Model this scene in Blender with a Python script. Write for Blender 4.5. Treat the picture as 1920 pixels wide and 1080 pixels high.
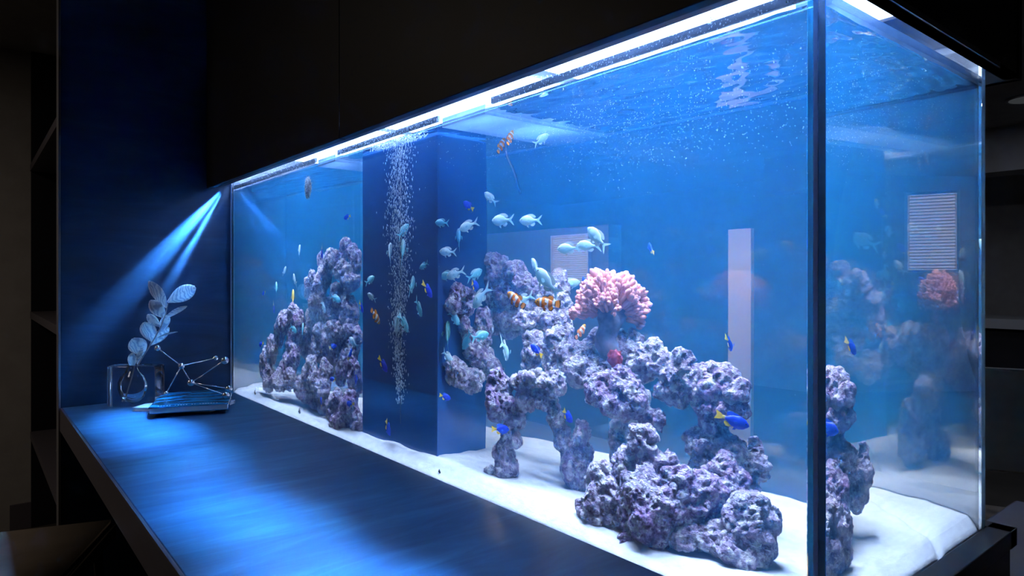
import bpy, bmesh, math, random
from mathutils import Vector, Matrix, noise
random.seed(7)
for o in list(bpy.data.objects): bpy.data.objects.remove(o)
SC = bpy.context.scene
COL = SC.collection
# ------------------------------------------------------------------ camera, light, exposure
EYE = 1.306
cd = bpy.data.cameras.new('camera'); cam = bpy.data.objects.new('camera', cd); COL.objects.link(cam)
cam.location = (0, 0, EYE); cam.rotation_euler = (math.pi/2, 0, math.atan2(.777, .629))
cd.lens = 1261/1920*36; cd.sensor_width = 36; cd.shift_y = -17/1920; cd.clip_start = .02
SC.camera = cam
SC.view_settings.view_transform = 'Standard'; SC.view_settings.look = 'None'
SC.view_settings.exposure = 0.0; SC.view_settings.gamma = 1
SC.view_settings.use_curve_mapping = False
w = bpy.data.worlds.new('world'); SC.world = w; w.use_nodes = True
w.node_tree.nodes['Background'].inputs[0].default_value = (.35, .4, .5, 1)
w.node_tree.nodes['Background'].inputs[1].default_value = .004
cy = SC.cycles
cy.max_bounces = 14; cy.transmission_bounces = 12; cy.diffuse_bounces = 3; cy.glossy_bounces = 6; cy.volume_bounces = 2
cy.transparent_max_bounces = 8; cy.caustics_refractive = True; cy.caustics_reflective = False
cy.sample_clamp_indirect = 60; cy.blur_glossy = 0.3; cy.use_denoising = True
try: cy.denoiser = 'OPENIMAGEDENOISE'
except Exception: pass

TANKE = 9.0; TANKF = 25.0; CAUP = 12.0; WCOL = (.025, .34, .88, 1); WDEN = 1.1; LZ = 1.75

def area(name, loc, direction, sx, sy, power, col, spread=math.pi):
    l = bpy.data.lights.new(name, 'AREA'); l.shape = 'RECTANGLE'; l.size = sx; l.size_y = sy
    l.energy = power; l.color = col; l.spread = spread
    o = bpy.data.objects.new(name, l); COL.objects.link(o); o.location = loc
    d = Vector(direction).normalized()
    x = Vector((1, 0, 0)); z = -d; y = z.cross(x).normalized(); x = y.cross(z)
    o.rotation_euler = Matrix((x, y, z)).transposed().to_euler()
    return o
# dim fill lights near the ceiling of the rooms
area('ceiling_lamp', (-2.6, -1.2, 2.48), (0, 0, -1), .5, .5, 8, (1, .85, .7))  # unseen fill put in for the grey side wall
area('ceiling_lamp', (-3.9, 3.0, 2.48), (0, 0, -1), .5, .5, 22, (.8, .85, 1))
area('ceiling_lamp', (-2.3, 3.2, 2.48), (-.2, .8, -1.2), .3, .3, 1.7, (.9, .88, 1), math.radians(50))   # wash added to brighten the tall panel, no real lamp there
area('ceiling_lamp', (-1.2, 5.2, 2.48), (0, 0, -1), .5, .5, 3.5, (.7, .8, 1))
# added lights under the hood's front lip, standing in for tank light escaping there
SPILLP = .42
rl = random.Random(3)
NL = 14
for i in range(NL):
    x = -2.50 + 2.08*(i+.5)/NL
    a = math.radians(24.5 + rl.uniform(-2, 2))
    area('led', (x, .715, 1.640), (rl.uniform(-.06, .06), -math.sin(a), -math.cos(a)), 2.0/NL, .006,
         SPILLP*rl.uniform(.45, 1.5), (rl.uniform(.08, .16), rl.uniform(.34, .50), 1), math.radians(19))
area('led', (-1.43, .70, 1.640), (0, -.05, -1), 2.1, .006, 1.3, (.14, .38, 1), math.radians(165))  # added wide spill over the worktop
for tilt, pw in ((-.28, .22), (-.125, .95)):  # added beams for the light shaft on the end wall
    area('led', (-2.515, .722, 1.640), (tilt, -math.sin(math.radians(39)), -math.cos(math.radians(39))), .03, .004, pw, (.10, .42, 1), math.radians(14))
    area('led', (-2.515, .725, 1.640), (tilt, -math.sin(math.radians(28)), -math.cos(math.radians(28))), .03, .003, pw*.25, (.12, .45, 1), math.radians(7))

# focused light of the lamps hung over the water; it refracts through the rippled surface
for x, y, kk in [(-2.3, .80, .8), (-1.98, .80, .8), (-1.66, .80, 1.1), (-1.34, .80, 1.3), (-1.02, .80, 1), (-.70, .80, 1), (-.46, .82, .6), (-2.15, 1.05, .8), (-1.55, 1.10, .5), (-1.0, 1.05, 1), (-.62, 1.05, 1)]:
    area('lamp_beam', (x, y, 1.734), (0, .0, -1), .20, .03, CAUP*kk, (.40, .58, 1.0), math.radians(150)).data.cycles.is_caustics_light = True

# ------------------------------------------------------------------ materials
def new_mat(name):
    m = bpy.data.materials.new(name); m.use_nodes = True
    nt = m.node_tree; return m, nt, nt.nodes['Principled BSDF']
def plain(name, col, rough=.5, metal=0, spec=.5, **kw):
    m, nt, p = new_mat(name)
    p.inputs['Base Color'].default_value = (*col, 1); p.inputs['Roughness'].default_value = rough
    p.inputs['Metallic'].default_value = metal; p.inputs['Specular IOR Level'].default_value = spec
    for k, v in kw.items(): p.inputs[k].default_value = v
    return m
def ramp(nt, src, stops, out='Fac'):
    r = nt.nodes.new('ShaderNodeValToRGB'); e = r.color_ramp.elements
    while len(e) < len(stops): e.new(.5)
    for k, (pos, c) in enumerate(stops):
        e[k].position = pos; e[k].color = (*c, 1)
    nt.links.new(src, r.inputs[0]); return r.outputs[0]
def tex(nt, kind, scale, detail=4, rough=.5, coord='Object', dist=0, sc=None):
    tc = nt.nodes.new('ShaderNodeTexCoord'); t = nt.nodes.new(kind)
    t.inputs['Scale'].default_value = scale
    if 'Detail' in t.inputs: t.inputs['Detail'].default_value = detail
    if kind == 'ShaderNodeTexNoise':
        t.inputs['Roughness'].default_value = rough; t.inputs['Distortion'].default_value = dist
    v = tc.outputs[coord]
    if sc:
        mp = nt.nodes.new('ShaderNodeMapping'); mp.inputs['Scale'].default_value = sc
        nt.links.new(v, mp.inputs[0]); v = mp.outputs[0]
    nt.links.new(v, t.inputs['Vector']); return t
def bump(nt, p, h, strength=.3, dist=.01):
    b = nt.nodes.new('ShaderNodeBump'); b.inputs['Strength'].default_value = strength; b.inputs['Distance'].default_value = dist
    nt.links.new(h, b.inputs['Height']); nt.links.new(b.outputs[0], p.inputs['Normal'])
def noisy(name, stops, scale, rough=.6, bstr=.2, bdist=.01, detail=5, sc=None, coord='Object', dist=0, spec=.5):
    m, nt, p = new_mat(name); t = tex(nt, 'ShaderNodeTexNoise', scale, detail, .6, coord, dist, sc)
    nt.links.new(ramp(nt, t.outputs['Fac'], stops), p.inputs['Base Color'])
    p.inputs['Roughness'].default_value = rough; p.inputs['Specular IOR Level'].default_value = spec
    if bstr: bump(nt, p, t.outputs['Fac'], bstr, bdist)
    return m
M = {}
M['wall'] = noisy('grey_paint', [(.3, (.30, .28, .27)), (.7, (.36, .34, .33))], 9, .8, .05)
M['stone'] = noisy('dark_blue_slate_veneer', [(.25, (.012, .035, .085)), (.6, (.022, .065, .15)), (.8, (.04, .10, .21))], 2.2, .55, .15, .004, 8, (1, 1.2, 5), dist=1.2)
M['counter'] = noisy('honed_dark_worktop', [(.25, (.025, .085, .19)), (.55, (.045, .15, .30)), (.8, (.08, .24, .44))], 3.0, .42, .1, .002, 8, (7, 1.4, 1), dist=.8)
M['hood'] = noisy('matt_black_laminate', [(.3, (.010, .0095, .014)), (.7, (.014, .013, .019))], 3, .5, .04, .002, spec=.25)
M['under'] = plain('grey_laminate', (.30, .33, .38), .4)
M['edge'] = plain('dark_edge_band', (.10, .09, .11), .5)
M['trimm'] = plain('pale_metal_trim', (.35, .35, .38), .35, .6)
M['liner'] = plain('grey_hood_liner', (.30, .32, .35), .5)
M['dimwall'] = noisy('dark_taupe_paint', [(.3, (.13, .13, .13)), (.7, (.16, .16, .16))], 9, .8, .05)
M['white'] = plain('white_paint', (.8, .8, .8), .5)
M['floor'] = noisy('dark_floor', [(.3, (.05, .045, .04)), (.7, (.08, .07, .06))], 4, .5, .1)
M['leather'] = noisy('brown_leather', [(.3, (.20, .165, .135)), (.7, (.30, .245, .195))], 7, .5, .25, .003, 8)
M['black'] = plain('black_metal', (.02, .02, .022), .35, .3)
M['chrome'] = plain('polished_chrome', (.9, .86, .84), .06, 1)
M['tower'] = noisy('black_acrylic', [(.3, (.008, .055, .20)), (.7, (.012, .07, .24))], 6, .18, .02, .002)  # blue of the water haze is put into the black base colour
M['lampbody'] = plain('lamp_housing', (.7, .72, .75), .4)
def emis(name, col, s):
    m = bpy.data.materials.new(name); m.use_nodes = True; nt = m.node_tree; nt.nodes.clear()
    e = nt.nodes.new('ShaderNodeEmission'); o = nt.nodes.new('ShaderNodeOutputMaterial')
    e.inputs[0].default_value = (*col, 1); e.inputs[1].default_value = s; nt.links.new(e.outputs[0], o.inputs[0]); return m
M['led'] = emis('led_panel', (.40, .58, 1.0), TANKE)
M['led_front'] = emis('led_front_strip', (.40, .58, 1.0), TANKF)  # added emitter to brighten the fronts of fish and rocks
M['downlight'] = emis('dim_downlight', (.5, .55, .6), .06)
M['blind_lit'] = emis('window_dusk_light', (.85, .9, 1), 1.0)
def glass(name, ior, col=(1, 1, 1), rough=0):
    m = bpy.data.materials.new(name); m.use_nodes = True; nt = m.node_tree; nt.nodes.clear()
    g = nt.nodes.new('ShaderNodeBsdfGlass'); o = nt.nodes.new('ShaderNodeOutputMaterial')
    g.inputs['Color'].default_value = (*col, 1); g.inputs['Roughness'].default_value = rough; g.inputs['IOR'].default_value = ior
    nt.links.new(g.outputs[0], o.inputs[0]); return m, nt, o
M['pane'] = glass('acrylic_pane', 1.49, (.985, .992, 1))[0]
M['vase'] = glass('thick_vase_glass', 1.5, (.97, .99, 1))[0]
ms_, nt, o = glass('hazy_acrylic_pane', 1.49, (.985, .992, 1))
vs = nt.nodes.new('ShaderNodeVolumeScatter'); vs.inputs['Color'].default_value = (.03, .30, 1, 1); vs.inputs['Density'].default_value = 5.0
nt.links.new(vs.outputs[0], o.inputs['Volume']); M['pane_side'] = ms_
for key, den in (('pane_front', 1.2), ('pane_back', 8.0)):
    ms_, nt, o = glass('faintly_hazy_acrylic', 1.49, (.985, .992, 1))
    vs = nt.nodes.new('ShaderNodeVolumeScatter'); vs.inputs['Color'].default_value = (.30, .55, 1, 1); vs.inputs['Density'].default_value = den
    nt.links.new(vs.outputs[0], o.inputs['Volume']); M[key] = ms_
mw, nt, o = glass('sea_water', 1.333)
vs = nt.nodes.new('ShaderNodeVolumeScatter'); vs.inputs['Color'].default_value = WCOL; vs.inputs['Density'].default_value = WDEN
nt.links.new(vs.outputs[0], o.inputs['Volume']); M['water'] = mw
# wet frosted acrylic of the braces
m, nt, p = new_mat('frosted_acrylic'); t = tex(nt, 'ShaderNodeTexNoise', 60, 6, .7)
nt.links.new(ramp(nt, t.outputs['Fac'], [(.40, (.02, .05, .08)), (.48, (.085, .12, .16)), (.7, (.14, .17, .20))]), p.inputs['Base Color'])
p.inputs['Roughness'].default_value = .35
tr = nt.nodes.new('ShaderNodeBsdfTranslucent'); mx = nt.nodes.new('ShaderNodeMixShader'); mx.inputs[0].default_value = .5
tr.inputs[0].default_value = (.12, .15, .19, 1)
nt.links.new(p.outputs[0], mx.inputs[1]); nt.links.new(tr.outputs[0], mx.inputs[2])
nt.links.new(mx.outputs[0], nt.nodes['Material Output'].inputs[0]); M['frost'] = m
M['frost_bright'] = noisy('wet_acrylic_brace', [(.35, (.10, .18, .26)), (.55, (.26, .36, .46)), (.75, (.40, .5, .6))], 26, .3, .3, .003, 7)
tr = None
mf = M['frost_bright']; ntb = mf.node_tree; trb = ntb.nodes.new('ShaderNodeBsdfTranslucent'); mxb = ntb.nodes.new('ShaderNodeMixShader'); mxb.inputs[0].default_value = .6
trb.inputs[0].default_value = (.24, .34, .46, 1)
ntb.links.new(ntb.nodes['Principled BSDF'].outputs[0], mxb.inputs[1]); ntb.links.new(trb.outputs[0], mxb.inputs[2]); ntb.links.new(mxb.outputs[0], ntb.nodes['Material Output'].inputs[0])
M['sand'] = noisy('white_coral_sand', [(.3, (.50, .52, .55)), (.7, (.66, .68, .71))], 45, .95, .6, .006, 8)
# live rock: purple coralline crust, cream and white spots, greenish film
def rockmat(name, tint, white=.5):
    m, nt, p = new_mat(name)
    a = tex(nt, 'ShaderNodeTexNoise', 17, 7, .65, dist=.4); b = tex(nt, 'ShaderNodeTexNoise', 55, 8, .75)
    v = tex(nt, 'ShaderNodeTexVoronoi', 70)
    c1 = ramp(nt, a.outputs['Fac'], [(.33, tuple(x*.32 for x in tint)), (.45, tint), (.56, (.62, .54, .74)), (.68, (.88, .86, .88))])
    c2 = ramp(nt, b.outputs['Fac'], [(white-.05, (.09, .06, .16)), (white+.02, (.45, .34, .58)), (white+.08, (.95, .93, .92))])  # dark stops here and above also paint crevice shade into the crust
    mx = nt.nodes.new('ShaderNodeMix'); mx.data_type = 'RGBA'; mx.inputs[0].default_value = .5
    f = ramp(nt, b.outputs['Color'], [(.42, (0, 0, 0)), (.58, (1, 1, 1))]); nt.links.new(f, mx.inputs[0])
    nt.links.new(c1, mx.inputs['A']); nt.links.new(c2, mx.inputs['B'])
    nt.links.new(mx.outputs['Result'], p.inputs['Base Color'])
    p.inputs['Roughness'].default_value = .85; p.inputs['Specular IOR Level'].default_value = .2
    ad = nt.nodes.new('ShaderNodeMath'); ad.operation = 'ADD'
    nt.links.new(b.outputs['Fac'], ad.inputs[0]); nt.links.new(v.outputs['Distance'], ad.inputs[1])
    bump(nt, p, ad.outputs[0], 1.0, .016); return m
M['rock'] = [rockmat('live_rock_purple', (.50, .30, .60), .47), rockmat('live_rock_grey', (.50, .40, .58), .45), rockmat('live_rock_pale', (.62, .48, .68), .43)]
m, nt, p = new_mat('air_bubble'); p.inputs['Base Color'].default_value = (.75, .92, 1, 1)
tr = nt.nodes.new('ShaderNodeBsdfTranslucent'); mx = nt.nodes.new('ShaderNodeMixShader'); mx.inputs[0].default_value = .5
nt.links.new(p.outputs[0], mx.inputs[1]); nt.links.new(tr.outputs[0], mx.inputs[2]); nt.links.new(mx.outputs[0], nt.nodes['Material Output'].inputs[0]); M['bubble'] = m

# ------------------------------------------------------------------ mesh helpers
def link(name, me, mat=None, parent=None, **props):
    if mat is not None and not me.materials: me.materials.append(mat)
    o = bpy.data.objects.new(name, me); COL.objects.link(o)
    if parent: o.parent = parent
    for k, v in props.items(): o[k] = v
    return o
def from_bm(bm, name, smooth=False):
    bmesh.ops.recalc_face_normals(bm, faces=bm.faces)
    me = bpy.data.meshes.new(name); bm.to_mesh(me); bm.free()
    if smooth: me.shade_smooth()
    return me
def add_box(bm, x0, x1, y0, y1, z0, z1, bev=0):
    r = bmesh.ops.create_cube(bm, size=1)['verts']
    for v in r: v.co = Vector(((x0+x1)/2 + v.co.x*(x1-x0), (y0+y1)/2 + v.co.y*(y1-y0), (z0+z1)/2 + v.co.z*(z1-z0)))
    if bev:
        es = list({e for v in r for e in v.link_edges})
        bmesh.ops.bevel(bm, geom=es, offset=bev, segments=2, affect='EDGES', profile=.5)
    return r
def box(name, x0, x1, y0, y1, z0, z1, mat, parent=None, bev=0, **props):
    bm = bmesh.new(); add_box(bm, x0, x1, y0, y1, z0, z1, bev); return link(name, from_bm(bm, name), mat, parent, **props)
def tube(bm, pts, r, n=8, r2=None):
    pts = [Vector(p) for p in pts]; rings = []
    for i, p in enumerate(pts):
        d = (pts[min(i+1, len(pts)-1)] - pts[max(i-1, 0)]).normalized()
        a = d.orthogonal().normalized(); b = d.cross(a)
        if rings:
            a = (pa - d*pa.dot(d)).normalized(); b = d.cross(a)
        pa = a
        rr = r if r2 is None else r + (r2-r)*i/(len(pts)-1)
        rings.append([bm.verts.new(p + (a*math.cos(t)+b*math.sin(t))*rr) for t in [2*math.pi*k/n for k in range(n)]])
    for q, s in zip(rings, rings[1:]):
        for k in range(n): bm.faces.new((q[k], q[(k+1) % n], s[(k+1) % n], s[k]))
    bm.faces.new(rings[0][::-1]); bm.faces.new(rings[-1])
def tube_me(name, pts, r, n=8, r2=None):
    bm = bmesh.new(); tube(bm, pts, r, n, r2); return from_bm(bm, name, True)
def ball_me(name, r, sub=2, sc=(1, 1, 1)):
    bm = bmesh.new(); bmesh.ops.create_icosphere(bm, subdivisions=sub, radius=r)
    for v in bm.verts: v.co = Vector((v.co.x*sc[0], v.co.y*sc[1], v.co.z*sc[2]))
    return from_bm(bm, name, True)
def empty(name, loc, label, cat, group=None):
    o = bpy.data.objects.new(name, None); COL.objects.link(o); o.location = loc; o.empty_display_size = .05
    o['label'] = label; o['category'] = cat
    if group: o['group'] = group
    return o
def tag(o, label, cat, group=None, kind=None):
    o['label'] = label; o['category'] = cat
    if group: o['group'] = group
    if kind: o['kind'] = kind
    return o
ST = dict(kind='structure')

# ------------------------------------------------------------------ room shell
X0, X1, Y0, Y1 = -2.54, -.371, .742, 1.305       # outer faces of the tank
CT = .90                                         # worktop height
box('floor', -8, 4.2, -2.7, 7.7, -.1, 0, M['floor'], **ST)
box('ceiling', -8, 4.2, -2.7, 7.7, 2.5, 2.6, M['wall'], **ST)
box('wall_front', -8, 4.2, -2.8, -2.7, 0, 2.5, M['wall'], **ST)
box('wall_right', 4.2, 4.3, -2.7, 7.7, 0, 2.5, M['wall'], **ST)
box('wall_back', -8, 4.2, 7.7, 7.8, 0, 2.5, M['wall'], **ST)
box('wall_far_left', -8.1, -8, -2.7, 7.7, 0, 2.5, M['wall'], **ST)
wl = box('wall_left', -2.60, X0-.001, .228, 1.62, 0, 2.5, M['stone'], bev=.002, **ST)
box('trim_1', -2.602, X0+.0005, .222, .228, 0, 2.5, M['trimm'], **ST)
box('wall_side', -4.50, -4.36, -2.7, .267, 0, 2.5, M['wall'], **ST)
box('baseboard_side', -4.36, -4.345, .17, .275, 0, .13, M['edge'], **ST)
box('wall_divider', -8, -3.75, 4.25, 4.4, 0, 1.75, M['dimwall'], **ST)
box('trim_2', -3.6, 3.2, 6.3, 6.6, 2.15, 2.5, M['wall'], **ST)
# open shelving beyond the slate wall
sh = empty('shelving_unit', (-3.5, .42, 0), 'dark open shelving built in behind the slate end wall', 'shelving')
for nm, b in [('back_panel', (-.86, .90, .24, .26, 0, 2.5)), ('side_panel', (-.86, -.83, -.16, .24, 0, 2.5)), ('side_panel', (.87, .899, -.16, .24, 0, 2.5))]:
    box(nm, *b, M['hood'], sh)
for z in (.47, 1.10, 1.87): box('shelf', -.83, .87, -.165, .24, z, z+.035, M['edge'], sh)
bc = empty('bottle', (-2.80, .33, 1.135), 'dark glossy bottle standing on the middle shelf of the open shelving', 'bottle')
bm = bmesh.new(); tube(bm, [(0, 0, 0), (0, 0, .2)], .036, 16); tube(bm, [(0, 0, .2), (0, 0, .25), (0, 0, .34)], .034, 16, .012)
link('body', from_bm(bm, 'bottle_body', True), plain('bottle_glass', (.01, .012, .012), .08), bc)
link('cap', tube_me('cap', [(0, 0, .34), (0, 0, .37)], .014, 12), M['chrome'], bc)
rk = empty('towel_rack', (-3.05, .30, .505), 'chrome rail frame standing on the lowest shelf beside the slate wall', 'rack')
for x in (-.16, .16): link('post', tube_me('post', [(x, 0, 0), (x, 0, .36)], .008), M['chrome'], rk)
link('rail', tube_me('rail', [(-.2, 0, .36), (.2, 0, .36)], .011), M['chrome'], rk)
for x in (-.16, .16): link('finial', ball_me('finial', .016), M['chrome'], rk).location = (x, -.012, .12)

# counter with black base, rim around the tank
ct = empty('worktop', (-1.4, .5, CT), 'dark blue lit stone worktop running along the front of the aquarium', 'counter')
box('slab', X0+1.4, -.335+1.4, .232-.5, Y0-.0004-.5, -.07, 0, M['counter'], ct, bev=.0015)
box('edge_band', X0+1.4, -.335+1.4, .226-.5, .2315-.5, -.072, -.0006, M['edge'], ct)
cb = empty('aquarium_cabinet', (-1.4, 1.0, 0), 'black cabinet carrying the aquarium, raised rim around its base', 'cabinet')
box('carcass', X0+1.4, -.345+1.4, Y0-1.0+.0, 1.335-1.0, 0, CT-.031, M['hood'], cb)
box('rim', X1+.001+1.4, -.336+1.4, Y0-1.0, 1.337-1.0, CT-.03, CT-.002, M['edge'], cb, bev=.0015)
box('rim', X0+1.4, -.336+1.4, Y1+.002-1.0, 1.337-1.0, CT-.03, CT-.002, M['edge'], cb)
# hood
HZ = 1.650
hd = empty('aquarium_hood', (-1.4, 1.0, HZ), 'black cupboard hood hanging over the aquarium, flush doors', 'hood')
for x0, x1 in ((X0+.001, -1.446), (-1.442, -.350)):
    box('door', x0+1.4, x1+1.4, .660-1, .678-1, 1.627-HZ, 2.498-HZ, M['hood'], hd, bev=.0012)
box('side_panel', -.370+1.4, -.352+1.4, .680-1, 1.40-1, .0, .848, M['hood'], hd)
box('back_panel', X0+1.401, -.350+1.4, 1.402-1, 1.42-1, 0, .848, M['hood'], hd)
for b in ((X0+.001, -.352, .679, Y0-.002), (X0+.001, -.352, Y1+.002, 1.418), (X1+.001, -.350, Y0, Y1+.001)):
    box('underside', b[0]+1.4, b[1]+1.4, b[2]-1, b[3]-1, 0, .008, M['under'], hd)
for nm, b in [('liner', (X0+.001, -1.452, .70, .705, 1.702, 2.0)), ('liner', (-1.436, -.372, .70, .705, 1.702, 2.0)), ('liner', (X0+.001, -.372, 1.35, 1.355, 1.702, 2.0)), ('liner', (-.385, -.3725, .70, 1.355, 1.702, 2.0)),
              ('liner', (X0+.001, X0+.006, .705, 1.35, 1.702, 2.0)), ('top_liner', (X0+.001, -.372, .70, 1.355, 2.0, 2.01))]:
    box(nm, b[0]+1.4, b[1]+1.4, b[2]-1, b[3]-1, b[4]-HZ, b[5]-HZ, M['liner'], hd)
bm = bmesh.new(); add_box(bm, X0+.01, -.40, .706, .722, 1.6415, 1.6495)  # body made up for the added spill lights
tag(link('light_bar', from_bm(bm, 'light_bar'), M['edge']), 'slim light bar under the front overhang of the hood', 'lamp')
# lamps over the water
for i, x in enumerate((-2.16, -1.455, -.75)):
    L = empty('aquarium_lamp', (x, 1.025, LZ), ['overhead lamp above the left end of the water, hidden in the hood', 'overhead lamp above the middle of the water, hidden in the hood', 'overhead lamp above the right end of the water, hidden in the hood'][i], 'lamp', 'lamps inside the hood')
    box('housing', -.33, .33, -.20, .22, .004, .03, M['lampbody'], L, bev=.004)
    box('led_panel', -.32, .32, -.19, .19, 0, .0035, M['led'], L)
    box('front_bar', -.33, .33, -.262, -.228, -.004, .02, M['lampbody'], L)
    box('front_strip', -.33, .33, -.262, -.228, -.0075, -.0045, M['led_front'], L)  # added glowing strip, fills the dark front of the tank
    for s in (-.25, .25): box('bracket', s-.01, s+.01, -.228, -.20, .006, .012, M['lampbody'], L)
    for s in (-.25, .25): link('hanger', tube_me('hanger', [(s, 0, .03), (s, 0, 2.0-LZ)], .004), M['chrome'], L)

# ------------------------------------------------------------------ the tank
T = .018; G = .0006
tk = empty('aquarium', ((X0+X1)/2, (Y0+Y1)/2, CT), 'long rectangular clear acrylic aquarium standing along the worktop', 'aquarium')
cx, cyy = (X0+X1)/2, (Y0+Y1)/2
def tbox(nm, x0, x1, y0, y1, z0, z1, mat, bev=0): return box(nm, x0-cx, x1-cx, y0-cyy, y1-cyy, z0-CT, z1-CT, mat, tk, bev)
ZT = 1.70; ZB = CT-.020
tbox('front_pane', X0+.001, X1, Y0, Y0+T, ZB, ZT, M['pane_front'], .0008)
tbox('side_pane', X1-T, X1, Y0+T+.0003, Y1-T-.0003, ZB, ZT, M['pane_side'], .0008)
tbox('back_pane', X0+.001, X1, Y1-T, Y1, ZB, ZT, M['pane_back'], .0008)
tbox('side_pane', X0+.001, X0+T, Y0+T+.0003, Y1-T-.0003, ZB, ZT, M['pane'], .0008)
# edge braces: strips on the panes and two cross braces dipping into the water
IX0, IX1, IY0, IY1 = X0+T+G, X1-T-G, Y0+T+G, Y1-T-G
WZ = EYE + .3155
for x0, x1 in ((IX0+.001, -1.79), (-1.65, -1.17), (-.99, IX1-.001)):
    tbox('edge_brace', x0, x1, IY0+.0005, IY0+.005, WZ+.008, WZ+.020, M['frost'])
    tbox('edge_brace', x0, x1, IY1-.03, IY1-.001, WZ+.008, WZ+.020, M['frost_bright'])
tbox('edge_brace', IX1-.03, IX1-.001, IY0+.031, IY1-.031, WZ+.008, WZ+.020, M['frost_bright'])
for x0, x1 in ((-1.775, -1.665), (-1.155, -1.01)):
    tbox('cross_brace', x0, x1, IY0+.002, IY1-.002, WZ-.007, WZ+.012, M['frost_bright'])
M['edgefrost'] = me_ = plain('sanded_acrylic_edge', (.7, .8, .95), .4)
ntb = me_.node_tree; trb = ntb.nodes.new('ShaderNodeBsdfTranslucent'); mxb = ntb.nodes.new('ShaderNodeMixShader'); mxb.inputs[0].default_value = .4
trb.inputs[0].default_value = (.35, .62, 1, 1)
ntb.links.new(ntb.nodes['Principled BSDF'].outputs[0], mxb.inputs[1]); ntb.links.new(trb.outputs[0], mxb.inputs[2]); ntb.links.new(mxb.outputs[0], ntb.nodes['Material Output'].inputs[0])
for (a0, a1, b0, b1) in ((X1-.0045, X1+.0006, Y0-.0012, Y0-.0002), (X0+.001, X0+.012, Y0-.0012, Y0-.0002)):
    tbox('polished_edge', a0, a1, b0, b1, CT, HZ-.0005, M['edgefrost'])  # pale strips added over the pane corners in place of glowing edges
tbox('back_seam', IX0+.002, IX1-.002, IY1-.004, IY1-.0005, WZ-.004, WZ+.003, M['frost_bright'])
# water: one closed body with a rippled top
def water():
    nx, ny = 300, 78
    bm = bmesh.new(); top = []
    for j in range(ny+1):
        row = []
        for i in range(nx+1):
            x = IX0+(IX1-IX0)*i/nx; y = IY0+(IY1-IY0)*j/ny
            h = .0016*noise.noise(Vector((x*13, y*17, 0))) + .0010*noise.noise(Vector((x*34, y*38, 3))) + 0.0012*math.exp(-((x+.48)**2+(y-1.15)**2)/.02)*math.sin(x*95+y*40)
            e = min(i, nx-i, j, ny-j)
            row.append(bm.verts.new((x, y, WZ + h + (.0012 if e == 0 else 0))))
        top.append(row)
    for j in range(ny):
        for i in range(nx): bm.faces.new((top[j][i], top[j][i+1], top[j+1][i+1], top[j+1][i])).smooth = True
    z0 = CT-.018
    B = [[bm.verts.new((v.co.x, v.co.y, z0)) for v in L] for L in (top[0], [r[-1] for r in top], top[-1][::-1], [r[0] for r in top][::-1])]
    for L, b in zip((top[0], [r[-1] for r in top], top[-1][::-1], [r[0] for r in top][::-1]), B):
        for k in range(len(L)-1): bm.faces.new((L[k+1], L[k], b[k], b[k+1]))
    f = bm.faces.new([v for b in B for v in b[:-1]])
    bmesh.ops.remove_doubles(bm, verts=[v for b in B for v in b], dist=1e-6)
    me = bpy.data.meshes.new('water'); bmesh.ops.recalc_face_normals(bm, faces=bm.faces); bm.to_mesh(me); bm.free(); return me
tag(link('water', water(), M['water']), 'clear blue sea water filling the aquarium', 'water', kind='stuff')
# sand
def sand_h(x, y):
    h = .914 + .010*noise.noise(Vector((x*3.1, y*4, 1.7))) + .006*noise.noise(Vector((x*11, y*12, 5))) + .0012*noise.noise(Vector((x*45, y*45, 2)))
    h += .012*(y-Y0)/.56; h = CT-.009 + (h-CT+.009)*min(1, (y-IY0)/.045, (IX1-x)/.05+.02)**.7
    a, b = Vector((-.76, 1.225)), Vector((-.375, 1.12)); p = Vector((x, y)); t = max(0, min(1, (p-a).dot(b-a)/(b-a).length_squared))
    d = (p-a-(b-a)*t).length; h -= .010*math.exp(-(d/.010)**2)  # groove shaped to imitate a soft shadow line across the sand
    return h
def sand():
    nx, ny = 330, 84; bm = bmesh.new(); e = .0008
    g = [[bm.verts.new((IX0+e+(IX1-IX0-2*e)*i/nx, IY0+e+(IY1-IY0-2*e)*j/ny, 0)) for i in range(nx+1)] for j in range(ny+1)]
    for r in g:
        for v in r: v.co.z = sand_h(v.co.x, v.co.y)
    for j in range(ny):
        for i in range(nx): bm.faces.new((g[j][i], g[j][i+1], g[j+1][i+1], g[j+1][i])).smooth = True
    for L in (g[0][::-1], [r[-1] for r in g][::-1], g[-1], [r[0] for r in g]):
        b = [bm.verts.new((v.co.x, v.co.y, CT-.017)) for v in L]
        for k in range(len(L)-1): bm.faces.new((L[k], L[k+1], b[k+1], b[k]))
    return from_bm(bm, 'sand')
tag(link('sand', sand(), M['sand']), 'white sand bed covering the bottom of the aquarium', 'sand', kind='stuff')
# overflow tower
tw = empty('overflow_tower', (-1.403, .960, .903), 'tall black overflow tower standing in the water left of centre', 'tower')
box('body', -.170, .172, -.125, .108, 0, .716, M['tower'], tw, bev=.003)
box('corner_seam', .168, .1755, -.1285, -.121, .01, .69, M['tower'], tw, bev=.002)
link('air_tube', tube_me('air_tube', [(.040, -.150, .07), (.040, -.150, .72)], .0016, 6), plain('clear_tubing', (.02, .05, .12), .2), tw)
tag(link('return_pipe', tube_me('return_pipe', [(-1.285, 1.23, 1.66), (-1.265, 1.21, 1.60), (-1.235, 1.20, 1.56), (-1.2, 1.18, 1.505)], .0035, 10), M['black']), 'thin dark pipe dropping from the surface behind the upper clownfish pair', 'pipe')

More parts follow.
